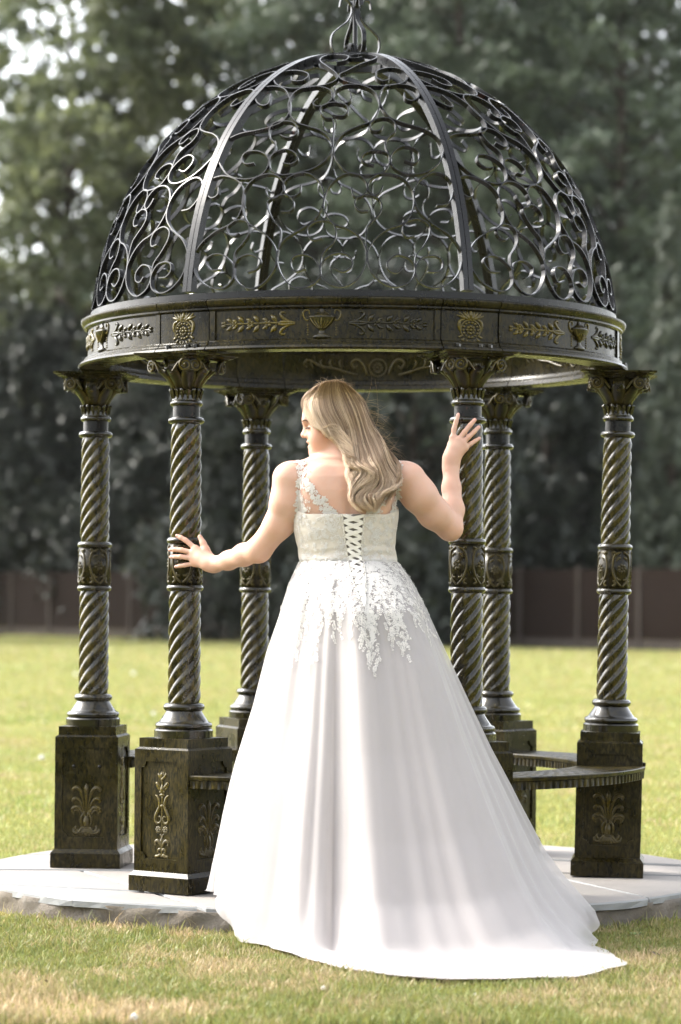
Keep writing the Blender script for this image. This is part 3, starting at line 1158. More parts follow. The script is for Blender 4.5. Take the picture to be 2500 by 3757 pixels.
def necking():
    mb = MB()
    prof = [(0.05, 1.709)] + [(0.050 + 0.0085 * math.cos(t), 1.7185 + 0.010 * math.sin(t)) for t in np.linspace(-1.4, 1.4, 7)]
    prof += [(0.052, 1.731), (0.049, 1.738), (0.049, 1.760), (0.0515, 1.764), (0.047, 1.767)]
    mb.lathe(prof, 40)
    for k in range(16):                                  # small upright flutes
        a = k * 2 * math.pi / 16
        ca, sa = math.cos(a), math.sin(a)
        mb.tube([(0.0485 * ca, 0.0485 * sa, 1.732), (0.0515 * ca, 0.0515 * sa, 1.745), (0.0535 * ca, 0.0535 * sa, 1.760),
                 (0.0575 * ca, 0.0575 * sa, 1.7675), (0.056 * ca, 0.056 * sa, 1.771)], [.0035, .0055, .0068, .0068, .003], 6)
    return mb.mesh('necking', M_MOULD, True, 60)


def bell():
    mb = MB()
    mb.lathe([(0.045, 1.766), (0.048, 1.785), (0.056, 1.81), (0.070, 1.835), (0.082, 1.86), (0.088, 1.875)], 32)
    return mb.mesh('bell', M_PATINA, True)


def acanthus():
    """one broad leaf hugging the bell, tip curling outwards, at +x"""
    rings = []
    st = [(0.049, 1.768, .017), (0.057, 1.785, .022), (0.070, 1.803, .026), (0.085, 1.818, .026), (0.099, 1.829, .021), (0.109, 1.834, .014),
          (0.114, 1.830, .010), (0.113, 1.824, .005)]
    for i, (r, z, w) in enumerate(st):
        row = []
        for j in range(7):
            u = (j - 3) / 3
            cup = 0.010 * (abs(u) ** 1.6) * (1 if i < 5 else 0.3)
            rib = 0.0035 * (1 - abs(u)) + (0.0025 if j in (1, 5) else 0)
            row.append((r - cup + rib, u * w, z + 0.006 * abs(u) * (i > 3)))
        rings.append(row + [(p[0] - 0.006, p[1] * 0.96, p[2] - 0.001) for p in row[::-1]])
    return MB().rings(rings).mesh('acanthus_leaf', M_RELIEF_D, True)


def volute():
    """spiral scroll disc, facing -y, centred on the origin in x, z"""
    mb = MB()
    pts = []
    for i in range(34):
        t = i / 33
        a = -0.4 + t * 2 * math.pi * 2.1
        r = 0.0235 * (1 - t) ** 0.85 + 0.003
        pts.append((r * math.cos(a), 0.0, r * math.sin(a)))
    mb.tube([(-0.05, 0.004, -0.022), (-0.03, 0.003, 0.006), (-0.005, 0.001, 0.024)] + pts[6:],
            [.003, .0045, .005] + [0.0052 * (1 - 0.45 * i / 27) for i in range(28)], 6)
    mb.ball((0, -0.002, 0), (.006, .007, .006))
    disc = [[(0.0235 * math.cos(a), y, 0.0235 * math.sin(a)) for a in np.linspace(0, 2 * math.pi, 18, endpoint=False)] for y in (0.0, 0.014)]
    mb.rings(disc)
    return mb.mesh('volute', M_RELIEF_D, True, 60)


def face_palm():
    mb = MB()
    for k, (dx, h_) in enumerate([(0, .052), (.009, .048), (-.009, .048), (.017, .036), (-.017, .036)]):
        relief(mb, [(dx * .3, 0.0), (dx * .9, h_ * .5), (dx, h_)], [.004, .0055, .0045], .9, 3)
    dot(mb, 0, 0, .009, .8)
    return mb.mesh('leaf_fan', M_RELIEF_D, True)


def abacus():
    def outline(h, cut, sag):
        pts = []
        for k in range(4):
            c, s = math.cos(k * math.pi / 2), math.sin(k * math.pi / 2)
            for j in range(9):
                u = -1 + 2 * j / 8
                y = u * (h - cut)
                x = h - sag * (1 - u * u)
                if abs(u) < 0.16:
                    x += 0.010
                pts.append((x * c - y * s, x * s + y * c))
        return pts
    mb = MB()
    lv = [(0.112, .026, .020, 1.869), (0.118, .026, .021, 1.876), (0.130, .024, .022, 1.8795), (0.132, .024, .022, 1.8835),
          (0.143, .022, .022, 1.8875), (0.145, .022, .022, 1.8945)]
    mb.rings([[(x, y, z) for x, y in outline(h, c, s)] for h, c, s, z in lv])
    return mb.mesh('abacus', M_PATINA, False)


ME_COL = dict(base=base_moulding(), tor=ring(0.0735, 0.644, 0.0135), sh1=shaft(0.654, 1.056, 0.0555, 0.0535),
              lo=ring(0.066, 1.0647, 0.0115), drum=drum(), ros=drum_rosettes(), up=ring(0.066, 1.232, 0.0115),
              sh2=shaft(1.242, 1.648, 0.0535, 0.0505), neck=ring(0.065, 1.658, 0.0115), collar=collar(), necking=necking(),
              bell=bell(), leaf=acanthus(), vol=volute(), fan=face_palm(), aba=abacus())


def column(key):
    az = AZ[key]
    rad, tilt = {'F': (0.977, 0.020), 'E': (1.0, 0.006), 'C': (0.995, -0.004)}.get(key, (1.0, 0.0))
    k = ME_COL
    c = put('column', k['sh1'], GAZ, (rad * math.cos(az), rad * math.sin(az), 0))
    c.rotation_mode = 'XYZ'
    c.rotation_euler = (0, tilt, az)
    put('plinth', ME_PLINTH, c)
    put('base_moulding', k['base'], c)
    for r_ in ('tor', 'lo', 'up', 'neck'):
        put('ring', k[r_], c)
    put('drum', k['drum'], c)
    put('drum_rosettes', k['ros'], c)
    put('shaft', k['sh2'], c)
    put('collar', k['collar'], c)
    put('necking', k['necking'], c)
    put('bell', k['bell'], c)
    put('abacus', k['aba'], c)
    for j in range(8):
        put('acanthus_leaf', k['leaf'], c, (0, 0, 0 if j % 2 else 0.006), (0, 0, j * math.pi / 4))
    for j in range(4):                                   # two volutes to every corner, a leaf fan on every face
        M = Matrix.Rotation(j * math.pi / 2, 4, 'Z')
        for s in (1, -1):
            p = M @ Vector((s * 0.079, -0.104, 0))
            o = put('volute', k['vol'], c, (p.x, p.y, 1.848), (0, 0, j * math.pi / 2 + s * 0.35))
            o.scale = (s, 1, 1)
        p = M @ Vector((0, -0.083, 0))
        put('leaf_fan', k['fan'], c, (p.x, p.y, 1.824), (-0.25, 0, j * math.pi / 2))
    for s in (0, 1):                                     # ornaments: candelabra in and out, palmettes towards the neighbours
        a = math.pi / 2 + s * math.pi
        n = Vector((math.sin(a), -math.cos(a), 0))
        put('candelabrum_ornament', ME_CAND, c, n * 0.1155 + Vector((0, 0, 0.118)), (0, 0, a))
        a = s * math.pi
        n = Vector((math.sin(a), -math.cos(a), 0))
        put('palmette_ornament', ME_PALM, c, n * 0.1155 + Vector((0, 0, 0.118)), (0, 0, a))
    return c


for key in 'ABCDEF':
    column(key)

# bolt holes where the bench of the entrance bay is missing
for key, s in (('A', 1), ('B', -1)):
    az = AZ[key]
    t = Vector((-math.sin(az), math.cos(az), 0)) * s
    e = Vector((math.cos(az), math.sin(az), 0))
    for d in (-0.05, 0.05):
        p = e * (1 + d) + t * 0.117
        mb = MB().lathe([(0.0008, -0.001), (0.004, -0.001), (0.006, 0.0025), (0.0065, 0.004)], 10)
        put('bolt_hole', mb.mesh('bolt_hole', M_BLACK), GAZ, (p.x, p.y, 0.385),
            Vector(t).to_track_quat('Z', 'Y').to_euler())


# ---- entablature: a ring of six panels and six blocks
OUT = [(1.046, 1.8965), (1.050, 1.904), (1.044, 1.912), (1.034, 1.915), (1.034, 1.920), (1.027, 1.924), (1.027, 1.930), (1.020, 1.936)]
TOP = [(1.020, 2.040), (1.027, 2.046), (1.027, 2.052), (1.034, 2.056), (1.040, 2.066), (1.040, 2.076), (1.028, 2.080), (1.0, 2.085),
       (0.945, 2.085), (0.940, 2.060), (0.955, 2.050), (0.958, 2.045)]
INN = [(0.958, 1.940), (0.950, 1.935), (0.945, 1.922), (0.935, 1.915), (0.930, 1.900), (0.940, 1.8965)]


def seg_profile(depth):
    return OUT + [(1.020 - depth, 1.9362), (1.020 - depth, 2.0398)] + TOP + INN


def cyl(r, az, z):
    return Vector((r * math.cos(az), r * math.sin(az), z))


HALF_BLOCK = R(6.3)
ENT = put('entablature', MB().lathe([(0.962, 1.899), (1.008, 1.899), (1.008, 2.083), (0.962, 2.083)], 96, a0=0, a1=2 * math.pi).mesh('entablature', M_BLACK, True, 40), GAZ)


def garland():
    """leafy spray 0.215 long: from its berry tip at -x to the scroll at +x"""
    mb = MB()
    S = 0.275 / 700.0
    m = lambda x, y: ((x - 290) * S, (195 - y) * S)
    relief(mb, [m(290, 195), m(400, 192), m(560, 192), m(720, 190), m(830, 190), m(960, 187)], [.002, .003, .0035, .0035, .004, .004], 1.1)
    for x, w in ((385, 1), (440, .8), (500, 1.15), (580, .9), (650, 1.2), (735, .9), (815, 1.25)):
        for s in (1, -1):
            f = lambda a, b: (m(a, 0)[0], s * b * S * w)
            relief(mb, [f(x, 5), f(x - 25, 38), f(x - 58, 62 if w > 1 else 48)], [.002, .0078 * w, .0015], .9, 4)
    for x in (295, 310, 400, 430, 550, 585, 715, 750):
        for s in (1, -1):
            dot(mb, m(x, 0)[0], s * .0055, .0058, 1.1)
    for s in (1, -1):
        f = lambda a, b: (m(a, 0)[0], s * b * S)
        relief(mb, [f(960, 6), f(900, 30), f(860, 60), f(850, 90), f(880, 100), f(895, 85)], [.003, .005, .006, .005, .004, .002], 1.0)
        relief(mb, [f(830, 5), f(880, 12), f(940, 8), f(985, 4)], [.004, .006, .006, .003], 1.0)
    return mb


def urn():
    mb = MB()
    prof = [(.030, 0), (.033, .004), (.028, .010), (.012, .016), (.0085, .026), (.012, .031), (.030, .045), (.044, .060), (.048, .071), (.050, .074),
            (.047, .077), (.030, .081), (.020, .088), (.012, .093), (.010, .099), (.004, .108), (.001, .112)]
    rings = []
    for r, z in prof:
        rings.append([(r * math.cos(a), -0.45 * r * max(0.0, math.sin(a)) - 0.0005 + (0.003 if math.sin(a) < -.01 else 0), z)
                      for a in np.linspace(0, 2 * math.pi, 18, endpoint=False)])
    mb.rings(rings)
    for k in range(7):
        u = -0.036 + k * 0.012
        mb.tube([(u * .35, -.012, .034), (u * .9, -.019 + abs(u) * .2, .056), (u * 1.1, -.021 + abs(u) * .25, .070)], [.0015, .0026, .0022], 5)
    for s in (1, -1):
        relief(mb, [(s * .044, .066), (s * .054, .062), (s * .064, .075), (s * .066, .090), (s * .056, .098), (s * .046, .096), (s * .044, .085)],
               [.003, .0035, .0035, .0035, .0035, .003, .002], 1.2)
        for i in range(5):
            dot(mb, s * .050, .045 - i * .0085, .0034, 1.0)
    return mb


def shell_rosette():
    mb = MB()
    for rr, w, n in ((.011, .005, 8), (.0235, .0045, 14)):
        for j in range(n):
            a = j * 2 * math.pi / n
            dot(mb, rr * math.cos(a), -.012 + rr * math.sin(a), w, 1.2)
    dot(mb, 0, -.012, .0055, 1.4)
    pts = [(.0315 * math.cos(a), -.012 + .0315 * math.sin(a)) for a in np.linspace(-1.2, 1.2 + math.pi, 24)]
    relief(mb, [(p[0], p[1]) for p in pts[2:-2]], .0028, 1.0, 2)
    for s in (1, -1):
        for k, (x, z) in enumerate([(.012, .046), (.024, .045), (.036, .044), (.043, .034)]):
            relief(mb, [(s * .004, .020), (s * x * .55, .027 + .004 * k * (k < 2)), (s * x, z)], [.003, .0055, .0018], 1.0, 4)
        relief(mb, [(s * .020, .022), (s * .034, .014), (s * .036, -.004), (s * .030, -.022)], [.003, .005, .005, .002], 1.0, 4)
    for k in range(7):
        a = -math.pi / 2 + (k - 3) * .33
        relief(mb, [(.033 * math.cos(a), -.012 + .033 * math.sin(a)), (.044 * math.cos(a), -.012 + .044 * math.sin(a))], [.003, .0045], .9, 3)
    relief(mb, [(0, .022), (0, .036), (0, .052)], [.003, .007, .002], 1.0, 4)
    return mb


def inner_scrolls():
    mb = MB()
    for j in range(10):
        a = j * 2 * math.pi / 10
        relief(mb, [(.010 * math.cos(a), .010 * math.sin(a)), (.022 * math.cos(a), .022 * math.sin(a))], [.003, .005], .8, 3)
    dot(mb, 0, 0, .007, 1.2)
    relief(mb, [(.036 * math.cos(a), .036 * math.sin(a)) for a in np.linspace(0, 2 * math.pi, 20)], .003, 1.0, 2)
    for s in (1, -1):
        relief(mb, [(s * .045, -.030), (s * .060, .010), (s * .085, .034), (s * .110, .020), (s * .100, -.002), (s * .085, .008)],
               [.006, .007, .007, .006, .005, .003], 1.0)
        relief(mb, [(s * .085, -.030), (s * .13, -.020), (s * .18, -.004), (s * .24, .006), (s * .29, .030), (s * .31, .012), (s * .295, 0)],
               [.004, .006, .005, .005, .006, .005, .003], 1.0)
        for x in (.15, .19, .23, .27):
            relief(mb, [(s * x, -.005), (s * (x + .012), .018), (s * (x + .005), .034)], [.003, .005, .002], 1.0, 3)
    return mb


def wrap(mb, r, a0, z0, inside=False):
    """bend a flat ornament round the ring; inside ones face the axis"""
    if inside:
        mb.mapped(lambda x, y, z: cyl(r + y, a0 - x / r, z0 + z))
    else:
        mb.mapped(lambda x, y, z: cyl(r - y, a0 + x / r, z0 + z))
    return mb


def mirrored(mb):
    mb.mapped(lambda x, y, z: (-x, y, z))
    return mb


PANEL = MB().lathe(seg_profile(0.007), 40, a0=-R(30) + HALF_BLOCK + R(0.12), a1=R(30) - HALF_BLOCK - R(0.12))
PB = R(30) - HALF_BLOCK
for s in (1, -1):                                       # plain margins left and right of the sunk field
    a_, b_ = sorted((s * (PB - R(0.15)), s * (PB - R(1.35))))
    PANEL.lathe([(1.0135, 1.9366), (1.0202, 1.9366), (1.0202, 2.0394), (1.0135, 2.0394)], 3, a0=a_, a1=b_)
ME_PANEL = PANEL.mesh('frieze_panel', M_PATINA, True, 35)
ME_BLOCK = MB().lathe(seg_profile(0.002), 10, a0=-HALF_BLOCK + R(0.12), a1=HALF_BLOCK - R(0.12)).mesh('corner_block', M_PATINA, True, 35)
ME_URN = wrap(urn(), 1.0135, 0, 1.937).mesh('urn_ornament', M_RELIEF, True, 70)
g = garland()
ME_GAR_L = wrap(g, 1.0135, -0.362, 1.990).mesh('garland', M_RELIEF, True)
ME_GAR_R = wrap(mirrored(garland()), 1.0135, 0.362, 1.990).mesh('garland', M_RELIEF, True)
ME_SHELL = wrap(shell_rosette().mapped(lambda x, y, z: (x * 1.22, y * 1.1, z * 1.12)), 1.0185, 0, 1.988).mesh('shell_ornament', M_RELIEF, True)
ME_INN = wrap(inner_scrolls(), 0.957, 0, 1.992, True).mesh('inner_scroll_ornament', M_RELIEF_D, True)
for k in range(6):
    a = -TH + k * math.pi / 3
    put('corner_block', ME_BLOCK, ENT, (0, 0, 0), (0, 0, a))
    put('shell_ornament', ME_SHELL, ENT, (0, 0, 0), (0, 0, a))
    b = a + math.pi / 6
    put('frieze_panel', ME_PANEL, ENT, (0, 0, 0), (0, 0, b))
    put('urn_ornament', ME_URN, ENT, (0, 0, 0), (0, 0, b))
    put('garland', ME_GAR_L, ENT, (0, 0, 0), (0, 0, b))
    put('garland', ME_GAR_R, ENT, (0, 0, 0), (0, 0, b))
    put('inner_scroll_ornament', ME_INN, ENT, (0, 0, 0), (0, 0, b))
ME_BOLT = MB().lathe([(0.011, 0), (0.011, 0.010), (0.009, 0.0125), (0.001, 0.0125)], 6).mesh('bolt', M_MOULD, False)
for k in range(6):
    for d in (-0.055, 0.030, 0.065):
        a = -TH + k * math.pi / 3 + d
        p = cyl(1.036, a, 1.913)
        put('bolt', ME_BOLT, ENT, p, (0, 0, a))

# ---- dome
PR = [-0.1099, 0.57114, -0.51581, -0.78928, -0.15149, 0.99544]
PZ = [-0.07716, 0.28928, -0.81512, 0.0757, 1.52235, 2.11018]


def dome(az, s):
    r, z = np.polyval(PR, s), np.polyval(PZ, s)
    return Vector((r * math.cos(az), r * math.sin(az), z))


def dome_normal(az, s):
    dr, dz = np.polyval(np.polyder(PR), s), np.polyval(np.polyder(PZ), s)
    l = math.hypot(dr, dz)
    return Vector((dz / l * math.cos(az), dz / l * math.sin(az), -dr / l))


mb = MB()
mb.lathe([(0.972, 2.0852), (1.003, 2.0852), (1.003, 2.108), (0.972, 2.108)], 120, a0=0, a1=2 * math.pi)
rt, zt = np.polyval(PR, 0.90), np.polyval(PZ, 0.90)
mb.lathe([(rt - 0.006, zt - 0.012), (rt + 0.006, zt - 0.014), (rt + 0.006, zt + 0.010), (rt - 0.006, zt + 0.012)], 36, a0=0, a1=2 * math.pi)
DOME = mb.build('dome', M_BLACK, GAZ, True, 40)


def rib_mesh():
    mb = MB()
    for s in (1, -1):                                   # a pair of flat bars side by side
        rings = []
        for i in range(41):
            t = 0.004 + 0.905 * i / 40
            p, n = dome(0, t), dome_normal(0, t)
            rings.append([p + n * h + Vector((0, y, 0)) for h, y in
                          ((-0.022, s * 0.0012), (0.010, s * 0.0012), (0.010, s * 0.0195), (-0.022, s * 0.0195))][::s])
        mb.rings(rings)
    return mb.mesh('rib', M_BLACK, True, 40)


SCROLLS = """
-222,52 -246,53 -260,74 -247,88 -221,87 -196,66 -190,48 -193,25 -210,9 -237,9 -269,27 -289,58 -293,86 -278,117 -248,143 -221,155 -200,170 -190,196 -190,226 -200,256 -222,276 -257,288 -286,284 -300,267 -291,243 -275,231 -261,238 -263,257
-159,42 -139,50 -132,68 -143,79 -163,84 -184,74 -191,48 -184,25 -164,8 -141,5 -117,22 -100,53 -97,80 -105,103 -124,129 -152,149 -170,162 -184,186 -192,221 -189,251 -172,275 -145,285 -118,280 -100,261 -98,236 -112,221 -128,223 -138,238 -138,250
-191,48 -192,70 -190,93 -176,111 -165,131 -166,154 -179,167 -200,168 -216,155 -214,138 -199,130 -187,137
-36,48 -57,41 -67,57 -62,75 -42,81 -18,69 -5,42 -11,20 -32,5 -60,5 -82,28 -96,62 -96,89 -85,116 -61,134 -38,150 -18,170 -5,204 -5,233 -19,264 -43,283 -70,283 -91,271 -99,251 -91,231 -75,223 -60,232 -58,252
22,49 41,40 58,53 58,69 44,82 21,82 2,69 -6,42 3,20 26,6 53,9 76,33 88,69 86,96 72,124 48,142 23,151 7,170 -4,199 2,238 20,266 46,282 72,279 89,259 89,236 76,221 61,223 56,244
-6,47 -4,74 5,92 20,110 25,133 17,154 -1,162 -24,156 -36,140 -32,122 -20,115 -3,119
162,51 150,39 134,45 131,63 147,79 167,78 182,67 188,45 177,20 149,6 122,14 99,38 90,69 92,92 108,120 132,141 165,156 186,183 195,217 191,246 173,271 147,282 116,280 96,261 93,239 106,225 118,232 126,250
214,44 234,44 247,56 244,74 228,81 203,75 188,49 195,20 221,7 249,12 276,35 289,67 288,99 269,130 245,148 225,163 203,188 195,217 199,247 216,273 249,291 276,285 289,262 286,232 269,209 245,205
188,54 191,81 208,104 223,133 222,156 200,169 174,161 165,142 172,124 189,126
-97,73 -93,116 -95,144 -110,163 -125,188 -130,212 -112,224 -91,228 -73,215 -70,196 -78,186 -97,186
88,78 88,138 100,159 117,180 122,200 112,219 89,226 68,218 64,201 74,185 92,185
-184,319 -207,318 -222,333 -215,352 -186,354 -160,342 -146,322 -149,295 -168,279 -201,275 -244,288 -279,321 -301,357 -296,392 -259,413 -209,420 -166,430 -138,448 -131,482 -146,528 -183,573 -235,595 -286,596 -300,573 -274,537 -237,513 -216,519 -232,561
-109,314 -88,311 -74,324 -85,344 -112,354 -137,344 -145,322 -135,297 -111,282 -75,284 -35,296 -5,322 7,356 -1,385 -28,410 -67,426 -96,439 -123,467 -145,513 -141,561 -102,583 -52,578 -18,559 -9,530 -24,503 -49,496 -65,508 -54,527
-147,330 -138,349 -141,373 -160,392 -170,417 -164,440 -137,446 -107,439 -91,419 -93,397 -112,390 -135,400
108,306 88,311 79,325 91,342 119,348 142,340 146,318 130,288 94,278 50,284 25,311 12,344 17,373 38,403 78,426 110,443 132,485 137,527 120,564 82,586 35,586 3,567 -7,538 7,510 33,506 50,521 48,550
182,322 205,315 220,330 218,352 192,364 167,355 148,329 153,302 178,285 215,286 251,304 279,336 289,366 277,400 245,423 194,439 159,458 141,500 142,539 161,575 200,594 251,595 280,579 277,548 245,525 225,532 228,557
147,329 139,369 152,393 169,409 172,435 153,454 121,448 103,429 108,410 128,411 138,425
8,361 4,442 -18,453 -37,474 -33,499 4,510 37,498 43,476 30,459 0,462
-205,645 -183,619 -138,617 -131,649 -184,676 -263,686 -299,663 -268,626 -219,595 -156,578 -93,580 -34,592 -4,621 -19,655 -66,696 -126,741 -169,787 -175,846 -51,828 13,800 11,752 -37,734
204,648 190,620 162,611 145,633 161,670 224,694 275,686 279,649 253,614 199,591 136,583 69,590 11,615 0,643 28,666 90,716 178,767 219,811 146,843 45,824 13,800 49,773 110,792
"""


def scroll_mesh(line):
    P = [tuple(float(v) for v in p.split(',')) for p in line.split()]
    Q = spline([(a / 10.0, s / 1000.0) for a, s in P], 6)
    pts = [dome(R(a), s) for a, s in Q]
    nrm = [dome_normal(R(a), s) for a, s in Q]
    rings = []
    for i, p in enumerate(pts):
        t = (pts[min(i + 1, len(pts) - 1)] - pts[max(i - 1, 0)]).normalized()
        b = t.cross(nrm[i]).normalized()
        rings.append([p + nrm[i] * h + b * w for h, w in ((-0.0110, -0.0021), (0.0070, -0.0021), (0.0070, 0.0021), (-0.0110, 0.0021))])
    return MB().rings(rings).mesh('scroll', M_BLACK, True, 45)


ME_RIB = rib_mesh()
ME_SCR = [scroll_mesh(l) for l in SCROLLS.strip().split('\n')]
for k in range(6):
    put('rib', ME_RIB, DOME, (0, 0, 0), (0, 0, -TH + k * math.pi / 3))
    for me in ME_SCR:
        put('scroll', me, DOME, (0, 0, 0), (0, 0, -TH + k * math.pi / 3 + math.pi / 6))

# ---- finial: a rod inside six lyre-shaped scrolls
mb = MB()
mb.lathe([(0.001, 3.085), (0.045, 3.09), (0.050, 3.097), (0.045, 3.103), (0.009, 3.106), (0.009, 3.335), (0.014, 3.338), (0.022, 3.348),
          (0.024, 3.358), (0.022, 3.368), (0.012, 3.378), (0.006, 3.40), (0.003, 3.44), (0.0008, 3.47)], 14)
FIN = mb.build('finial', M_BLACK, GAZ, True, 50)
LYRE = [(.018, 3.170), (.030, 3.176), (.040, 3.160), (.036, 3.130), (.022, 3.118), (.012, 3.140), (.016, 3.175)]
LYRE = [(.050, 3.112), (.082, 3.118), (.098, 3.150), (.094, 3.190), (.066, 3.220), (.034, 3.246), (.016, 3.280), (.018, 3.310), (.038, 3.332),
        (.058, 3.328), (.064, 3.300)]
CURL = [(.012, 3.110), (.016, 3.140), (.026, 3.158), (.042, 3.152), (.046, 3.132), (.036, 3.116), (.028, 3.126), (.036, 3.142)]


def strip_rz(pts, w, th):
    Q = spline(pts, 6)
    rings = []
    for i in range(len(Q)):
        t = Q[min(i + 1, len(Q) - 1)] - Q[max(i - 1, 0)]
        t = t / np.linalg.norm(t)
        n = np.array([-t[1], t[0]])
        rings.append([(Q[i][0] + n[0] * u, v, Q[i][1] + n[1] * u) for u, v in ((-th, -w), (th, -w), (th, w), (-th, w))])
    return MB().rings(rings)


ME_LYRE = strip_rz(LYRE, 0.0085, 0.0024).mesh('finial_scroll', M_BLACK, True, 45)
ME_CURL = strip_rz(CURL, 0.007, 0.0022).mesh('finial_curl', M_BLACK, True, 45)
for k in range(4):
    put('finial_scroll', ME_LYRE, FIN, (0, 0, 0), (0, 0, 0.35 + k * math.pi / 2))
    put('finial_curl', ME_CURL, FIN, (0, 0, 0), (0, 0, 1.05 + k * math.pi / 2))


# ---- curved bench seats between the plinths
def bench_mesh():
    """seat centred on azimuth 0, spanning one bay"""
    zb, zt_, ri, ro, n = 0.367, 0.412, 0.876, 1.121, 28
    end = lambda r: R(30) - math.asin(0.1235 / r)
    mb = MB()
    pts_o, pts_i = [], []
    for r, dst, dirn in ((ro, pts_o, 1), (ri, pts_i, -1)):
        e = end(r)
        m = n * 4
        for i in range(m + 1):
            a = -e + 2 * e * i / m
            flute = 0.0055 if (i % 4) in (1, 2) else 0.0
            dst.append((a, r, flute * dirn))
    for pts, s in ((pts_o, 1), (pts_i, -1)):
        col = []
        for a, r, f in pts:
            col.append([cyl(r - s * 0.004, a, zb), cyl(r - f, a, zb + 0.003), cyl(r - f, a, zb + 0.028), cyl(r + s * 0.004, a, zb + 0.031),
                        cyl(r + s * 0.0055, a, zt_ - 0.003), cyl(r + s * 0.003, a, zt_)])
        k = 6
        vs_ = [p for c_ in col for p in c_]
        fs_ = [(i * k + j, (i + 1) * k + j, (i + 1) * k + j + 1, i * k + j + 1) for i in range(len(col) - 1) for j in range(k - 1)]
        mb.add(vs_, fs_)
    # top with a grid of raised bars, underside and ends
    na, nr = 56, 16
    eo = [(end(ri + (ro - ri) * j / nr), ri + (ro - ri) * j / nr) for j in range(nr + 1)]
    vs_ = []
    for i in range(na + 1):
        for j in range(nr + 1):
            e, r = eo[j]
            dz = 0.0 if (j in (0, 1, nr - 1, nr) or i in (0, na)) else (-0.006 if (i % 4 in (1, 2) and j % 3 != 0) else 0.0)
            vs_.append(cyl(r + (0.003 if j == nr else -0.003 if j == 0 else 0), -e + 2 * e * i / na, zt_ + dz))
    w = nr + 1
    mb.add(vs_, [(i * w + j, i * w + j + 1, (i + 1) * w + j + 1, (i + 1) * w + j) for i in range(na) for j in range(nr)])
    vs_ = []
    for i in range(na + 1):
        for r in (ri + 0.004, ro - 0.004):
            e = end(r)
            vs_.append(cyl(r, -e + 2 * e * i / na, zb))
    mb.add(vs_, [(2 * i, 2 * i + 2, 2 * i + 3, 2 * i + 1) for i in range(na)])
    for s in (1, -1):
        mb.add([cyl(ri, s * end(ri), zb), cyl(ro, s * end(ro), zb), cyl(ro, s * end(ro), zt_ - .001), cyl(ri, s * end(ri), zt_ - .001)], [(0, 1, 2, 3)])
    return mb.mesh('bench_seat', M_BENCH, True, 30)


ME_BENCH = bench_mesh()
for key in ('B', 'D', 'F', 'C'):                        # bays B-D, D-F, F-E and C-A
    put('bench_seat', ME_BENCH, GAZ, (0, 0, 0), (0, 0, AZ[key] + math.pi / 6))

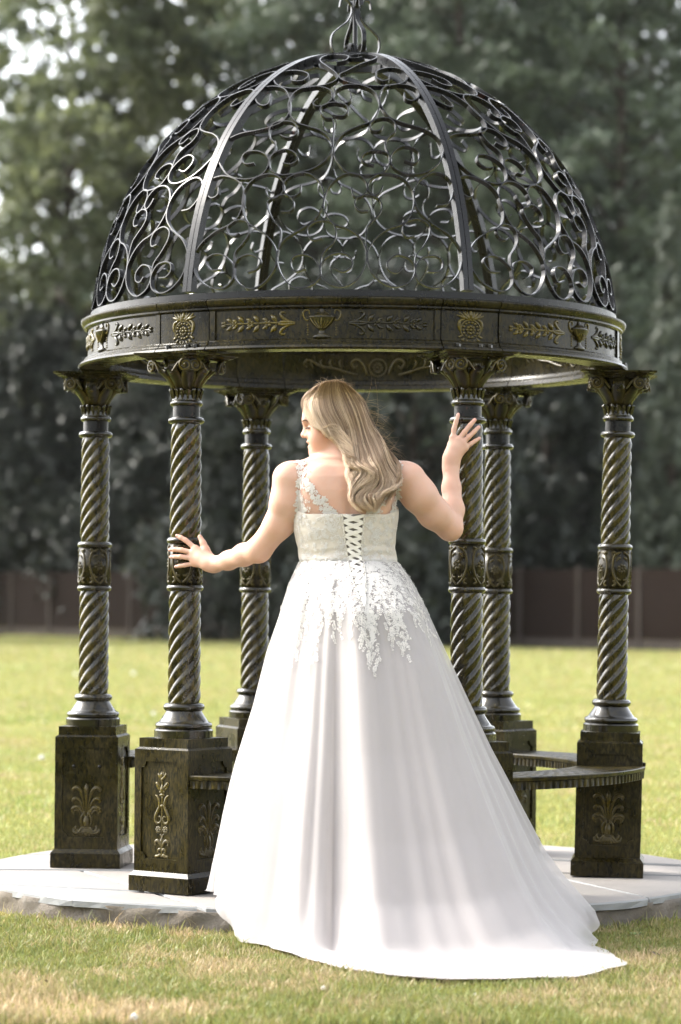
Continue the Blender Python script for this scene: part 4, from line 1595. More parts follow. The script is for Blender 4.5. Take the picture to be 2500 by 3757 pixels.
# ================================================================== the person
# ---- signed distance shapes melted together and meshed once: one continuous body
class Field:
    def __init__(self, lo, hi, h):
        self.lo, self.h = np.array(lo, np.float32), h
        self.n = np.ceil((np.array(hi) - np.array(lo)) / h).astype(int) + 1
        self.F = np.full(tuple(self.n), 0.2, np.float32)

    def box(self, lo, hi):
        i0 = np.clip(np.floor((np.array(lo) - self.lo) / self.h).astype(int), 0, self.n - 1)
        i1 = np.clip(np.ceil((np.array(hi) - self.lo) / self.h).astype(int) + 1, 1, self.n)
        sl = tuple(slice(a, b) for a, b in zip(i0, i1))
        ax = [(self.lo[k] + self.h * np.arange(i0[k], i1[k])).astype(np.float32) for k in range(3)]
        return sl, np.meshgrid(*ax, indexing='ij', sparse=True)

    def melt(self, sl, d, k, cut=False):
        f = self.F[sl]
        if cut:
            d = -d
            q = np.clip(0.5 - 0.5 * (f - d) / k, 0, 1)
            self.F[sl] = f * (1 - q) + d * q + k * q * (1 - q)
        else:
            q = np.clip(0.5 + 0.5 * (d - f) / k, 0, 1)
            self.F[sl] = d * (1 - q) + f * q - k * q * (1 - q)

    def cone(self, a, b, ra, rb, k=0.02, cut=False):
        a, b = np.array(a), np.array(b)
        m = max(ra, rb) + k + 0.02
        sl, (X, Y, Z) = self.box(np.minimum(a, b) - m, np.maximum(a, b) + m)
        ab = b - a
        t = np.clip(((X - a[0]) * ab[0] + (Y - a[1]) * ab[1] + (Z - a[2]) * ab[2]) / max(ab @ ab, 1e-9), 0, 1)
        d = np.sqrt((X - a[0] - t * ab[0]) ** 2 + (Y - a[1] - t * ab[1]) ** 2 + (Z - a[2] - t * ab[2]) ** 2) - (ra + (rb - ra) * t)
        self.melt(sl, d.astype(np.float32), k, cut)

    def chain(self, pts, rad, k=0.015):
        for i in range(len(pts) - 1):
            self.cone(pts[i], pts[i + 1], rad[i], rad[i + 1], k)

    def ell(self, c, r, k=0.02, cut=False, rot=0.0):
        c, r = np.array(c), np.array(r)
        m = max(r) + k + 0.015
        sl, (X, Y, Z) = self.box(c - m, c + m)
        x, y, z = X - c[0], Y - c[1], Z - c[2]
        if rot:
            ca, sa = math.cos(rot), math.sin(rot)
            x, z = x * ca + z * sa, -x * sa + z * ca
        k0 = np.sqrt((x / r[0]) ** 2 + (y / r[1]) ** 2 + (z / r[2]) ** 2)
        k1 = np.sqrt((x / r[0] ** 2) ** 2 + (y / r[1] ** 2) ** 2 + (z / r[2] ** 2) ** 2)
        self.melt(sl, (k0 * (k0 - 1) / np.maximum(k1, 1e-6)).astype(np.float32), k, cut)

    def loft(self, rows, k=0.02):
        """rows of (z, cx, cy, rx, ry)"""
        rows = np.array(sorted(rows), float)
        z0, z1 = rows[0, 0], rows[-1, 0]
        mx = rows[:, 3].max() + 0.05
        sl, (X, Y, Z) = self.box((rows[:, 1].min() - mx, rows[:, 2].min() - mx, z0 - 0.03), (rows[:, 1].max() + mx, rows[:, 2].max() + mx, z1 + 0.04))
        g = [np.interp(Z, rows[:, 0], rows[:, i]) for i in range(1, 5)]
        q = np.sqrt(((X - g[0]) / g[2]) ** 2 + ((Y - g[1]) / g[3]) ** 2)
        d = (q - 1) * np.minimum(g[2], g[3])
        d = np.maximum(d, np.maximum(Z - z1, z0 - Z))
        self.melt(sl, d.astype(np.float32), k)

    def mesh(self):
        """surface nets"""
        F, h = self.F, self.h
        ins = F < 0
        s = np.zeros(tuple(self.n - 1), np.uint8)
        offs = [(i, j, k) for i in (0, 1) for j in (0, 1) for k in (0, 1)]
        cutn = lambda o: tuple(slice(a, a + m - 1) for a, m in zip(o, self.n))
        for o in offs:
            s += ins[cutn(o)]
        act = np.argwhere((s > 0) & (s < 8))
        val = {o: F[tuple((act + np.array(o)).T)] for o in offs}
        acc, cnt = np.zeros((len(act), 3)), np.zeros(len(act))
        for o in offs:
            for ax in range(3):
                if o[ax]:
                    continue
                p = list(o)
                p[ax] = 1
                a, b = val[o], val[tuple(p)]
                m = (a < 0) != (b < 0)
                t = np.where(m, a / np.where(m, a - b, 1), 0)
                pos = np.tile(np.array(o, float), (len(act), 1))
                pos[:, ax] += t
                acc[m] += pos[m]
                cnt[m] += 1
        V = self.lo + h * (act + acc / cnt[:, None])
        idx = np.full(tuple(self.n - 1), -1, np.int32)
        idx[tuple(act.T)] = np.arange(len(act))
        Fs = []
        for ax in range(3):
            u, w = (ax + 1) % 3, (ax + 2) % 3
            sa = [slice(None)] * 3
            sb = [slice(None)] * 3
            sa[ax], sb[ax] = slice(0, -1), slice(1, None)
            for q in (u, w):
                sa[q] = sb[q] = slice(1, -1)
            A, B = ins[tuple(sa)], ins[tuple(sb)]
            e = np.argwhere(A != B)
            if not len(e):
                continue
            flip = A[tuple(e.T)]
            e = e.copy()
            e[:, u] += 1
            e[:, w] += 1
            du, dw = np.eye(3, dtype=int)[u], np.eye(3, dtype=int)[w]
            q = np.stack([idx[tuple((e - du - dw).T)], idx[tuple((e - dw).T)], idx[tuple(e.T)], idx[tuple((e - du).T)]], 1)
            q[~flip] = q[~flip][:, ::-1]
            Fs.append(q[(q >= 0).all(1)])
        return V, np.concatenate(Fs)


PERSON = tag(empty('person', (-0.02, -1.18, 0.0)),
             'person in a white lace wedding dress seen from behind, both hands on the columns', 'person')
ORG = Vector((-0.02, -1.18, 0.0))


def pput(name, me, parent=None):
    """a part of the person: mesh coordinates are world coordinates"""
    o = put(name, me, parent or PERSON)
    if parent is None:
        o.location = -ORG
    return o


def build_body():
    f = Field((-0.70, -1.36, 1.04), (0.52, -0.80, 1.768), 0.0035)
    YB = -1.19
    T = []
    for (py, xl, xr, cy_, ry) in ((2180, 1090, 1470, -1.175, .118), (2060, 1108, 1452, -1.175, .108), (2000, 1100, 1446, -1.180, .108),
                                  (1950, 1088, 1450, -1.187, .110), (1880, 1086, 1456, -1.195, .110), (1800, 1092, 1452, -1.200, .106),
                                  (1750, 1100, 1446, -1.200, .096), (1712, 1125, 1420, -1.195, .078), (1690, 1170, 1380, -1.19, .055)):
        a, b = at(xl, py, cy_), at(xr, py, cy_)
        T.append((a.z, (a.x + b.x) / 2, cy_, (b.x - a.x) / 2, ry))
    f.loft(T, 0.02)
    A = lambda x, y, d: at(x, y, d)
    # neck, trapezius, shoulders, shoulder blades
    f.cone(A(1262, 1720, -1.185), A(1232, 1600, -1.165), .060, .052, .03)
    f.cone(A(1250, 1690, -1.195), A(1090, 1746, -1.195), .044, .046, .035)
    f.cone(A(1270, 1690, -1.195), A(1470, 1744, -1.195), .044, .046, .035)
    f.ell(A(1180, 1800, -1.268), (.062, .030, .085), .035)
    f.ell(A(1370, 1800, -1.268), (.062, .030, .085), .035)
    f.cone(A(1283, 1735, -1.325), A(1290, 1900, -1.318), .014, .012, .03, cut=True)
    # arms
    sl, el, wl = A(1062, 1756, -1.20), A(950, 2018, -1.12), A(788, 2071, -.925)
    f.chain([sl, A(1053, 1840, -1.195), A(1022, 1925, -1.17), el], [.058, .053, .047, .042], .025)
    f.chain([el, A(895, 2036, -1.06), A(840, 2056, -.985), wl], [.041, .037, .031, .0255], .02)
    sr, er, wr = A(1500, 1758, -1.20), A(1652, 1938, -1.10), A(1655, 1712, -1.01)
    f.chain([sr, A(1540, 1818, -1.19), A(1592, 1882, -1.15), er], [.058, .057, .052, .043], .025)
    f.chain([er, A(1662, 1870, -1.07), A(1657, 1790, -1.035), wr], [.040, .038, .031, .026], .018)
    # hand on the left column
    H = lambda x, y, d: at(580 + .3316 * x, 1850 + .3316 * y, d)
    f.chain([wl, H(560, 650, -.915), H(480, 600, -.905)], [.026, .026, .022], .02)
    for (kx, ky, kd) in ((415, 490, -.892), (385, 540, -.893), (385, 600, -.893), (405, 655, -.89)):
        f.cone(H(560, 640, -.912), H(kx, ky, kd), .021, .0135, .012)
    fing = [((415, 490, -.892), (310, 400, -.882), (255, 370, -.876), (215, 352, -.870)),
            ((385, 537, -.893), (262, 507, -.886), (190, 500, -.875), (135, 502, -.862)),
            ((385, 598, -.893), (250, 580, -.886), (195, 580, -.875), (145, 583, -.862)),
            ((405, 655, -.890), (300, 674, -.884), (245, 683, -.876), (198, 692, -.868))]
    for n_, p in enumerate(fing):
        r_ = (.0094, .0096, .0092, .0082)[n_]
        f.chain([H(*q) for q in p], [r_, r_ * .95, r_ * .88, r_ * .74], .003)
    f.chain([H(575, 600, -.905), H(530, 500, -.895), H(500, 430, -.888), H(465, 360, -.880)], [.018, .013, .0105, .0085], .008)
    # hand on the right column
    K = lambda x, y, d: at(1450 + .2551 * x, 1450 + .2551 * y, d)
    f.chain([wr, K(815, 900, -1.010), K(850, 780, -1.012)], [.026, .027, .024], .02)
    for (kx, ky, kd) in ((835, 610, -1.006), (920, 640, -1.012), (975, 690, -1.013), (1010, 755, -1.008)):
        f.cone(K(830, 880, -1.010), K(kx, ky, kd), .022, .0135, .012)
    fing = [((835, 610, -1.006), (850, 480, -1.004), (880, 370, -1.000), (908, 285, -.992)),
            ((920, 640, -1.012), (1000, 530, -1.012), (1080, 430, -1.006), (1148, 355, -.998)),
            ((975, 690, -1.013), (1060, 600, -1.012), (1140, 525, -1.004), (1205, 460, -.994)),
            ((1010, 755, -1.008), (1090, 700, -1.006), (1150, 660, -.998), (1215, 620, -.988))]
    for n_, p in enumerate(fing):
        r_ = (.0092, .0094, .0090, .0080)[n_]
        f.chain([K(*q) for q in p], [r_, r_ * .95, r_ * .88, r_ * .74], .003)
    f.chain([K(780, 820, -.995), K(810, 700, -.975), K(840, 620, -.962)], [.016, .012, .009], .008)
    # head in profile, facing left and a little down
    YH = -1.165
    f.ell(A(1234, 1514, YH), (.094, .072, .094), .02)
    f.ell(A(1178, 1528, YH), (.064, .062, .078), .025)
    f.ell(A(1194, 1590, YH), (.062, .058, .080), .022)
    f.cone(A(1166, 1652, YH), A(1245, 1625, YH - .035), .024, .026, .02)
    f.cone(A(1166, 1652, YH), A(1245, 1625, YH + .035), .024, .026, .02)
    f.ell(A(1158, 1664, YH), (.019, .021, .018), .010)
    f.ell(A(1178, 1607, YH - .036), (.034, .022, .034), .025)
    f.ell(A(1178, 1607, YH + .036), (.034, .022, .034), .025)
    f.cone(A(1128, 1545, YH), A(1124, 1540, YH - .022), .016, .014, .012)
    f.cone(A(1126, 1566, YH), A(1117, 1594, YH), .0085, .0105, .008)
    f.ell(A(1116, 1597, YH), (.0105, .0125, .009), .006)
    f.ell(A(1127, 1600, YH - .013), (.010, .007, .008), .005)
    f.ell(A(1137, 1621, YH), (.012, .022, .0068), .004)
    f.ell(A(1142, 1640, YH), (.0115, .020, .0075), .004)
    f.cone(A(1133, 1630, YH), A(1150, 1630, YH - .028), .0028, .0022, .004, cut=True)
    f.ell(A(1127, 1569, YH - .032), (.016, .014, .011), .012, cut=True)
    f.ell(A(1142, 1572, YH - .030), (.0135, .013, .0125), .004)
    V, Fc = f.mesh()
    # skin tint: rosier lips, cheek, knuckles and elbows (the skin's own colour)
    base = np.tile(np.array([0.52, 0.325, 0.245, 1.0]), (len(V), 1))

    def blush(c, r, col, amt):
        c = np.array(c)
        d = np.linalg.norm((V - c) / np.array(r), axis=1)
        k = (np.clip(1 - d, 0, 1) ** 0.7 * amt)[:, None]
        base[:, :3] = base[:, :3] * (1 - k) + np.array(col) * k
    blush(A(1138, 1621, YH), (.014, .026, .006), (.42, .14, .13), .9)
    blush(A(1142, 1640, YH), (.014, .024, .0075), (.44, .15, .14), .9)
    blush(A(1172, 1605, YH - .05), (.05, .05, .045), (.60, .29, .20), .6)
    blush(el, (.06, .06, .05), (.58, .30, .20), .5)
    blush(er, (.06, .06, .05), (.58, .30, .20), .5)
    for q in (H(215, 352, -.870), H(135, 502, -.862), H(145, 583, -.862), H(198, 692, -.868), H(465, 360, -.88), K(908, 285, -.992),
              K(1148, 355, -.998), K(1205, 460, -.994), K(1215, 620, -.988)):
        blush(q, (.014, .02, .012), (.64, .32, .27), .7)
    for q in (H(415, 490, -.9), H(385, 537, -.9), H(385, 598, -.9), H(405, 655, -.9)):
        blush(q, (.014, .02, .012), (.60, .31, .23), .5)
    return V, Fc, base


def skin_material():
    m, nt, p = mat_new('skin')
    a = node(nt, 'ShaderNodeAttribute', attribute_name='tint')
    v = coords(nt)
    n = noise(nt, v, 28, 4, 0.6)
    nt.links.new(mixc(nt, ramp(nt, n, [(0.35, 0.0), (0.7, 0.4)]), a.outputs['Color'], (0.52, 0.27, 0.18)), p.inputs['Base Color'])
    p.inputs['Roughness'].default_value = 0.55
    p.inputs['Specular IOR Level'].default_value = 0.35
    p.inputs['Subsurface Weight'].default_value = 0.12
    p.inputs['Subsurface Radius'].default_value = (0.012, 0.005, 0.003)
    p.inputs['Subsurface Scale'].default_value = 0.6
    bump(nt, p, noise(nt, v, 420, 2), 0.12, 0.0006)
    return m


BV, BF, BC = build_body()
BODY = pput('body', np_mesh('body', BV, BF, skin_material(), True, {'tint': ('FLOAT_COLOR', BC)}))
BODY_BVH = BVHTree.FromPolygons(BV.tolist(), BF.tolist())

# eyebrow, lashes and eyelid crease, nails
M_DARK = plain('dark_lash', (0.03, 0.02, 0.015), 0.6)
M_BROW = plain('brow_hair', (0.10, 0.06, 0.04), 0.7)
M_NAIL = plain('pink_nail', (0.66, 0.36, 0.30), 0.25, spec=0.6)


def hit(px, py, tree, far=12.0):
    d = ray_dir(px, py).normalized()
    loc, nrm, i, dist = tree.ray_cast(CAM_POS, d, far)
    return (loc, nrm if nrm.dot(d) < 0 else -nrm) if loc else (None, None)


def draped(pts, tree, off, per=4):
    out, nr = [], []
    for p in spline(pts, per):
        l, n = hit(p[0], p[1], tree)
        if l:
            out.append(l + n * off)
            nr.append(n)
    return out, nr


mb = MB()
b, _ = draped([(1110, 1546), (1118, 1541), (1126, 1543), (1131, 1549)], BODY_BVH, .001)
if len(b) > 2:
    mb.tube(b, [.001 + .0016 * math.sin(math.pi * (i + .5) / len(b)) for i in range(len(b))], 5)
    pput('eyebrow', mb.mesh('eyebrow', M_BROW), BODY)
mb = MB()
b, _ = draped([(1124, 1571), (1130, 1569), (1137, 1569.5)], BODY_BVH, .0012)
if len(b) > 2:
    mb.tube(b, .0012, 5)
for k in range(7):
    u = k / 6
    l, n = hit(1124 + 12 * u, 1571 - 1.5 * math.sin(u * 3), BODY_BVH)
    if l:
        mb.tube([l, l + Vector((-.004, -.004, -.003)), l + Vector((-.008 + .004 * u, -.006, -.005))], [.0007, .0006, .0002], 4)
pput('eyelashes', mb.mesh('eyelashes', M_DARK), BODY)


# ---- the skirt: a fan of fabric from the waist to a hem that trails off the step on to the grass
HEM = [(180, -.425, -1.02, 0), (195, -.435, -1.12, 0), (207, -.385, -1.32, 0), (216, -.345, -1.50, -.09), (226, -.285, -1.69, -.09),
       (238, -.21, -1.90, -.09), (250, -.115, -2.14, -.09), (261, -.005, -2.34, -.09), (272, .135, -2.53, -.09), (286, .40, -2.52, -.09),
       (300, .63, -2.50, -.09), (312, .805, -2.22, -.09), (325, .775, -1.92, -.09), (337, .745, -1.66, -.09), (347, .735, -1.43, -.06),
       (355, .755, -1.31, 0), (366, .70, -1.20, 0), (388, .50, -1.13, 0), (420, .22, -1.0, 0), (450, -.02, -.93, 0), (490, -.25, -.94, 0),
       (540, -.425, -1.02, 0)]
HA = np.array(HEM)
W0 = at(1280, 2062, -1.18)
SIDE_L = np.array([(0, 0), (.03, .05), (.07, .12), (.17, .215), (.275, .35), (.437, .49), (.6, .68), (.76, .83), (.907, .954), (1, 1)])
SIDE_R = np.array([(0, 0), (.02, .025), (.048, .06), (.11, .115), (.23, .205), (.397, .335), (.548, .455), (.706, .60), (.84, .735), (.905, .83), (1, 1)])
BACK = np.array([(0, 0), (.04, .06), (.12, .14), (.25, .215), (.45, .31), (.65, .42), (.78, .51), (.87, .61), (.93, .74), (1, 1)])
_r = np.random.default_rng(21)
PHS = _r.uniform(0, 6.28, 12)


def hem_at(phi):
    d = np.degrees(phi) % 360
    d = np.where(d < 180, d + 360, d)
    k = np.linspace(180, 540, 721)
    out = []
    for c in (1, 2, 3):
        y = np.interp(k, HA[:, 0], HA[:, c])
        w = np.hanning(17)
        w /= w.sum()
        y = np.convolve(np.concatenate([y[:-1], y[:-1], y]), w, 'same')[720:1441] if c < 3 else y
        out.append(np.interp(d, k, y))
    return out


def ground(x, y):
    return np.where(np.hypot(x, y) < SLAB_R + 0.005, 0.0, LAWN_Z)


def skirt(phi, t, layer=0):
    """points of the skirt; phi round the waist, t from waist (0) to hem (1); layer 1 is the sheer overskirt"""
    phi, t = np.asarray(phi, float), np.asarray(t, float)
    hx, hy, hz = hem_at(phi)
    wx = W0.x + .1655 * np.cos(phi)
    wy = -1.18 + .1165 * np.sin(phi)
    c, s = np.cos(phi), np.sin(phi)
    right = np.clip(c, 0, 1)
    back = np.clip((-s - 0.1) / 0.8, 0, 1) * np.clip((np.hypot(hx - wx, hy - wy) - .45) / .5, 0, 1)
    sl = np.interp(t, SIDE_L[:, 0], SIDE_L[:, 1])
    sr = np.interp(t, SIDE_R[:, 0], SIDE_R[:, 1])
    sb = np.interp(t, BACK[:, 0], BACK[:, 1])
    side = sl * (1 - right) + sr * right
    h = side * (1 - back) + sb * back
    zt = 1 - t ** 1.02
    drop = np.clip(1 - t / (1 - 0.10 * back), 0, 1)
    z = hz + (W0.z - hz) * (zt * (1 - back) + drop * back)
    # folds, deeper towards the hem, none right at the waist
    fold = .55 * np.sin(11 * phi + PHS[0] + 1.3 * np.sin(2 * phi + PHS[1])) + .28 * np.sin(19 * phi + PHS[2] + 1.5 * np.sin(3 * phi)) \
        + .32 * np.sin(7 * phi + PHS[3]) + .06 * np.sin(41 * phi + PHS[4])
    extra = 0.0
    if layer == 1:
        extra = .40 * np.sin(15 * phi + PHS[5] + 1.4 * np.sin(2 * phi)) + .16 * np.sin(29 * phi + PHS[6]) + .40 * np.sin(9 * phi + PHS[7]) \
            + .14 * np.sin(47 * phi + PHS[8] + np.sin(5 * phi)) + .10 * np.sin(83 * phi + PHS[11]) * (1 - np.clip((t - .7) / .2, 0, 1))
    if layer == 2:
        extra = .5 * np.sin(12 * phi + PHS[2]) + .3 * np.sin(21 * phi + PHS[6] + 1.6 * np.sin(3 * phi)) + .2 * np.sin(57 * phi + PHS[1] + 3 * t)
    fold = np.sign(fold) * np.abs(fold) ** .85
    amp = (.003 + .027 * t ** .9) * (1 - .55 * np.clip((t - .82) / .18, 0, 1) * back)
    dx, dy = hx - wx, hy - wy
    L = np.maximum(np.hypot(dx, dy), 1e-6)
    dx, dy = dx / L, dy / L
    ex = c * .3 + dx * .7
    ey = s * .3 + dy * .7
    rip = .011 * np.clip((t - .86) / .14, 0, 1) ** 2 * (np.sin(15 * phi + PHS[9]) + .7 * np.sin(31 * phi + PHS[10] + np.sin(4 * phi)))
    off = fold * amp + layer * (.0022 + .017 * np.clip(t * 1.5, 0, 1) + amp * .32 * (1 + extra) * np.clip(t * 8, 0, 1)) + rip
    x = wx + (hx - wx) * h + ex * off
    y = wy + (hy - wy) * h + ey * off
    # hips swell a little behind
    swell = np.exp(-((t - .10) / .09) ** 2) * .030 * np.clip(-s, 0, 1)
    y = y - swell
    g = ground(x, y)
    lift = (.010 + .005 * layer) + np.clip(.5 + .5 * fold, 0, 1) * .022 * np.clip(1 - np.abs(t - .93) / .14, 0, 1) * back
    z = np.maximum(z, g + lift)
    return np.stack([x, y, z], -1)


def sheet(n_phi, n_t, layer):
    phi = np.linspace(0, 2 * np.pi, n_phi, endpoint=False)
    tt = np.linspace(0, 1, n_t) ** 1.0
    P, T = np.meshgrid(phi, tt, indexing='ij')
    V = skirt(P.ravel(), T.ravel(), layer)
    i = np.arange(n_phi * n_t).reshape(n_phi, n_t)
    j = np.roll(i, -1, 0)
    F = np.stack([i[:, :-1], j[:, :-1], j[:, 1:], i[:, 1:]], -1).reshape(-1, 4)
    return V, F


def fabric(name, col, trans=0.0, rough=0.7, sheen=0.3, alpha=0.0, weave=900, transl=0.15):
    m, nt, p = mat_new(name)
    v = coords(nt)
    n = noise(nt, v, 6, 3)
    nt.links.new(mixc(nt, n, col, tuple(c * .96 for c in col)), p.inputs['Base Color'])
    p.inputs['Roughness'].default_value = rough
    p.inputs['Specular IOR Level'].default_value = 0.25
    p.inputs['Sheen Weight'].default_value = sheen
    bump(nt, p, noise(nt, v, weave, 2), 0.15, 0.001)
    out = nt.nodes['Material Output']
    tr = node(nt, 'ShaderNodeBsdfTranslucent')
    tr.inputs['Color'].default_value = (*col, 1)
    ms = node(nt, 'ShaderNodeMixShader')
    ms.inputs[0].default_value = transl
    nt.links.new(p.outputs[0], ms.inputs[1])
    nt.links.new(tr.outputs[0], ms.inputs[2])
    last = ms.outputs[0]
    if alpha > 0:                                        # open net: part of the light passes straight through
        tp = node(nt, 'ShaderNodeBsdfTransparent')
        m2 = node(nt, 'ShaderNodeMixShader')
        lw = node(nt, 'ShaderNodeLayerWeight')
        lw.inputs['Blend'].default_value = 0.35
        f = ramp(nt, lw.outputs['Facing'], [(0.0, alpha), (0.85, alpha * 0.55)])
        nt.links.new(f, m2.inputs[0])
        nt.links.new(last, m2.inputs[1])
        nt.links.new(tp.outputs[0], m2.inputs[2])
        last = m2.outputs[0]
    nt.links.new(last, out.inputs['Surface'])
    return m


M_SKIRT = fabric('blush_satin_lining', (0.52, 0.47, 0.455), rough=0.55, sheen=0.2)
M_TULLE = fabric('white_tulle', (0.565, 0.537, 0.527), alpha=0.62, sheen=0.4, transl=0.35)
M_BOD = fabric('ivory_bodice', (0.60, 0.545, 0.475), rough=0.65)
M_LACE = fabric('white_lace', (0.68, 0.655, 0.62), rough=0.55, sheen=0.5, weave=1500, transl=0.34)
M_RIB = fabric('satin_ribbon', (0.70, 0.66, 0.60), rough=0.38, sheen=0.1, transl=0.05)
M_PANEL = fabric('modesty_panel', (0.15, 0.13, 0.115), rough=0.6)
M_NET = fabric('illusion_net', (0.72, 0.55, 0.46), alpha=0.82, transl=0.3)

SV, SF = sheet(400, 90, 0)
DRESS = pput('dress', np_mesh('dress', SV, SF, M_SKIRT, True))
DRESS['label'] = 'white floor length gown with a train over the step'
TV, TF = sheet(440, 90, 1)
pput('tulle_overskirt', np_mesh('tulle_overskirt', TV, TF, M_TULLE, True), DRESS)
T2V, T2F = sheet(440, 90, 2)
pput('tulle_overskirt', np_mesh('tulle_overskirt', T2V, T2F, M_TULLE, True), DRESS)

# ---- bodice
BOD = [(2075, 1098, 1462, -1.178, .121), (2062, 1101, 1458, -1.178, .119), (2030, 1096, 1453, -1.180, .117), (2000, 1090, 1451, -1.183, .118),
       (1950, 1078, 1455, -1.190, .121), (1900, 1077, 1463, -1.196, .122), (1870, 1080, 1464, -1.198, .1215), (1850, 1082, 1463, -1.199, .121)]
BR = []
for (py, xl, xr, cy_, ry) in BOD:
    a, b = at(xl, py, cy_), at(xr, py, cy_)
    BR.append((a.z, (a.x + b.x) / 2, cy_, (b.x - a.x) / 2, ry))
BR = np.array(BR)


def bodice(phi, v):
    """phi round the body, v 0 at the waist to 1 at the neckline, with soft wrinkles"""
    phi, v = np.asarray(phi, float), np.asarray(v, float)
    top = at(1280, 1886, -1.3).z + .035 * np.clip(np.cos(phi) ** 2 - .55, 0, 1) + .07 * np.clip(np.sin(phi), 0, 1)
    z0 = BR[0, 0] - .012
    z = z0 + (top - z0) * v
    g = [np.interp(z, BR[:, 0], BR[:, i]) for i in range(1, 5)]
    wr = .0030 * np.exp(-((v - .17) / .05) ** 2) + .0018 * np.sin(v * 30 + 3 * np.sin(phi * 2)) * np.exp(-((v - .25) / .2) ** 2)
    return np.stack([g[0] + (g[2] + wr) * np.cos(phi), g[1] + (g[3] + wr) * np.sin(phi), z], -1)


def bodice_mesh():
    n, m = 120, 34
    P, T = np.meshgrid(np.linspace(0, 2 * np.pi, n, endpoint=False), np.linspace(0, 1, m), indexing='ij')
    V = bodice(P.ravel(), T.ravel())
    i = np.arange(n * m).reshape(n, m)
    j = np.roll(i, -1, 0)
    return V, np.stack([i[:, :-1], j[:, :-1], j[:, 1:], i[:, 1:]], -1).reshape(-1, 4)


OV, OF = bodice_mesh()
pput('bodice', np_mesh('bodice', OV, OF, M_BOD, True), DRESS)
DRESS_BVH = BVHTree.FromPolygons(np.concatenate([T2V, OV]).tolist(), T2F.tolist() + (OF + len(T2V)).tolist())

# ---- lacing up the back: a sunk panel, satin ribbons crossing, loops along both edges
LE = [(1259, 1884), (1266, 1945), (1273, 2003), (1284, 2073), (1305, 2147), (1324, 2198), (1339, 2245)]
RE = [(1334, 1888), (1328, 1950), (1324, 2016), (1331, 2073), (1337, 2120), (1339, 2169), (1340, 2245)]
le, re_ = spline(LE, 8), spline(RE, 8)


def strip(pa, pb, tree, off):
    mb = MB()
    rows = []
    for a, b in zip(pa, pb):
        row = []
        for k in range(7):
            u = k / 6
            l, n = hit(a[0] + (b[0] - a[0]) * u, a[1] + (b[1] - a[1]) * u, tree)
            row.append(l + n * off if l else None)
        rows.append(row)
    rows = [r for r in rows if all(p is not None for p in r)]
    mb.rings(rows, closed=False, cap=False)
    return mb


pput('modesty_panel', strip(le, re_, DRESS_BVH, .0015).mesh('modesty_panel', M_PANEL), DRESS)


def edge(E, f):
    k = f * (len(E) - 1)
    i = min(int(k), len(E) - 2)
    return E[i] + (E[i + 1] - E[i]) * (k - i)


NCR = 13
for k in range(NCR):
    f0, f1 = (k + .15) / (NCR + .9), (k + 1.05) / (NCR + .9)
    for s, (E0, E1) in enumerate(((le, re_), (re_, le))):
        a, b = edge(E0, f0), edge(E1, f1)
        hw = 7.6 * (1 - .25 * f0)
        pa, pb = [], []
        for i in range(9):
            u = i / 8
            p = a + (b - a) * u
            d = b - a
            n = np.array([-d[1], d[0]]) / np.linalg.norm(d)
            w = hw * (.55 + .45 * math.sin(math.pi * min(max(u, .06), .94)))
            pa.append(p + n * w)
            pb.append(p - n * w)
        o = pput('lacing_ribbon', strip(pa, pb, DRESS_BVH, .0045 + .0022 * ((k + s) % 2)).mesh('lacing_ribbon', M_RIB), DRESS)
mbl = MB()
for E, s in ((le, -1), (re_, 1)):
    for k in range(NCR * 2 - 4):
        p = edge(E, (k + .6) / (NCR * 2))
        q = [(p[0] + s * 1, p[1] - 6), (p[0] + s * 5, p[1] - 3), (p[0] + s * 5, p[1] + 3), (p[0] + s * 1, p[1] + 6)]
        pts, _ = draped(q, DRESS_BVH, .004, 3)
        if len(pts) > 2:
            mbl.tube(pts, .0015, 5)
pput('lacing_loops', mbl.mesh('lacing_loops', M_RIB), DRESS)


# ---- lace: sprays of small leaves and flowers lying on the surface
class Lace:
    def __init__(self):
        self.V, self.F = [], []

    def leaf(self, p, d, n, length, width):
        """one folded leaf from p along d on a surface with normal n"""
        d = (d - n * d.dot(n)).normalized()
        s = n.cross(d)
        o = len(self.V)
        up = n * (width * .34)
        for q in (p, p + d * length * .45 + s * width, p + d * length * .5 + up, p + d * length * .45 - s * width, p + d * length + up * .6):
            self.V.append(tuple(q))
        self.F += [(o, o + 1, o + 2), (o, o + 2, o + 3), (o + 1, o + 4, o + 2), (o + 2, o + 4, o + 3)]

    def spray(self, px, py, ang, length, tree, rng, size=.013, step=6.0, off=.0024):
        """a leafy stem drawn from a point of the picture; ang: 0 = straight down"""
        n_ = max(2, int(length / step))
        bend = rng.normal(0, .06)
        for i in range(n_):
            l, n = hit(px, py, tree)
            nx, ny = px + math.sin(ang) * step, py + math.cos(ang) * step
            l2, _ = hit(nx, ny, tree)
            if l and l2 and (l2 - l).length < .06:
                d = (l2 - l).normalized()
                s = n.cross(d)
                k = size * rng.uniform(.75, 1.25) * (1 - .35 * i / n_)
                for q in (1, -1):
                    if rng.random() < .93:
                        self.leaf(l + n * off, d * .75 + s * (q * rng.uniform(.5, .9)), n, k, k * .23)
                if i == n_ - 1:
                    self.leaf(l + n * off, d, n, k * 1.1, k * .28)
            px, py, ang = nx, ny, ang + bend

    def flower(self, px, py, r, tree, rng, off=.0018, petals=5):
        l, n = hit(px, py, tree)
        if not l:
            return
        a = n.orthogonal().normalized()
        b_ = n.cross(a)
        ph = rng.uniform(0, 6)
        for k in range(petals):
            t = ph + k * 2 * math.pi / petals
            self.leaf(l + n * off, a * math.cos(t) + b_ * math.sin(t), n, r, r * .36)

    def mesh(self, name, mat):
        return np_mesh(name, np.array(self.V), np.array(self.F), mat, False)


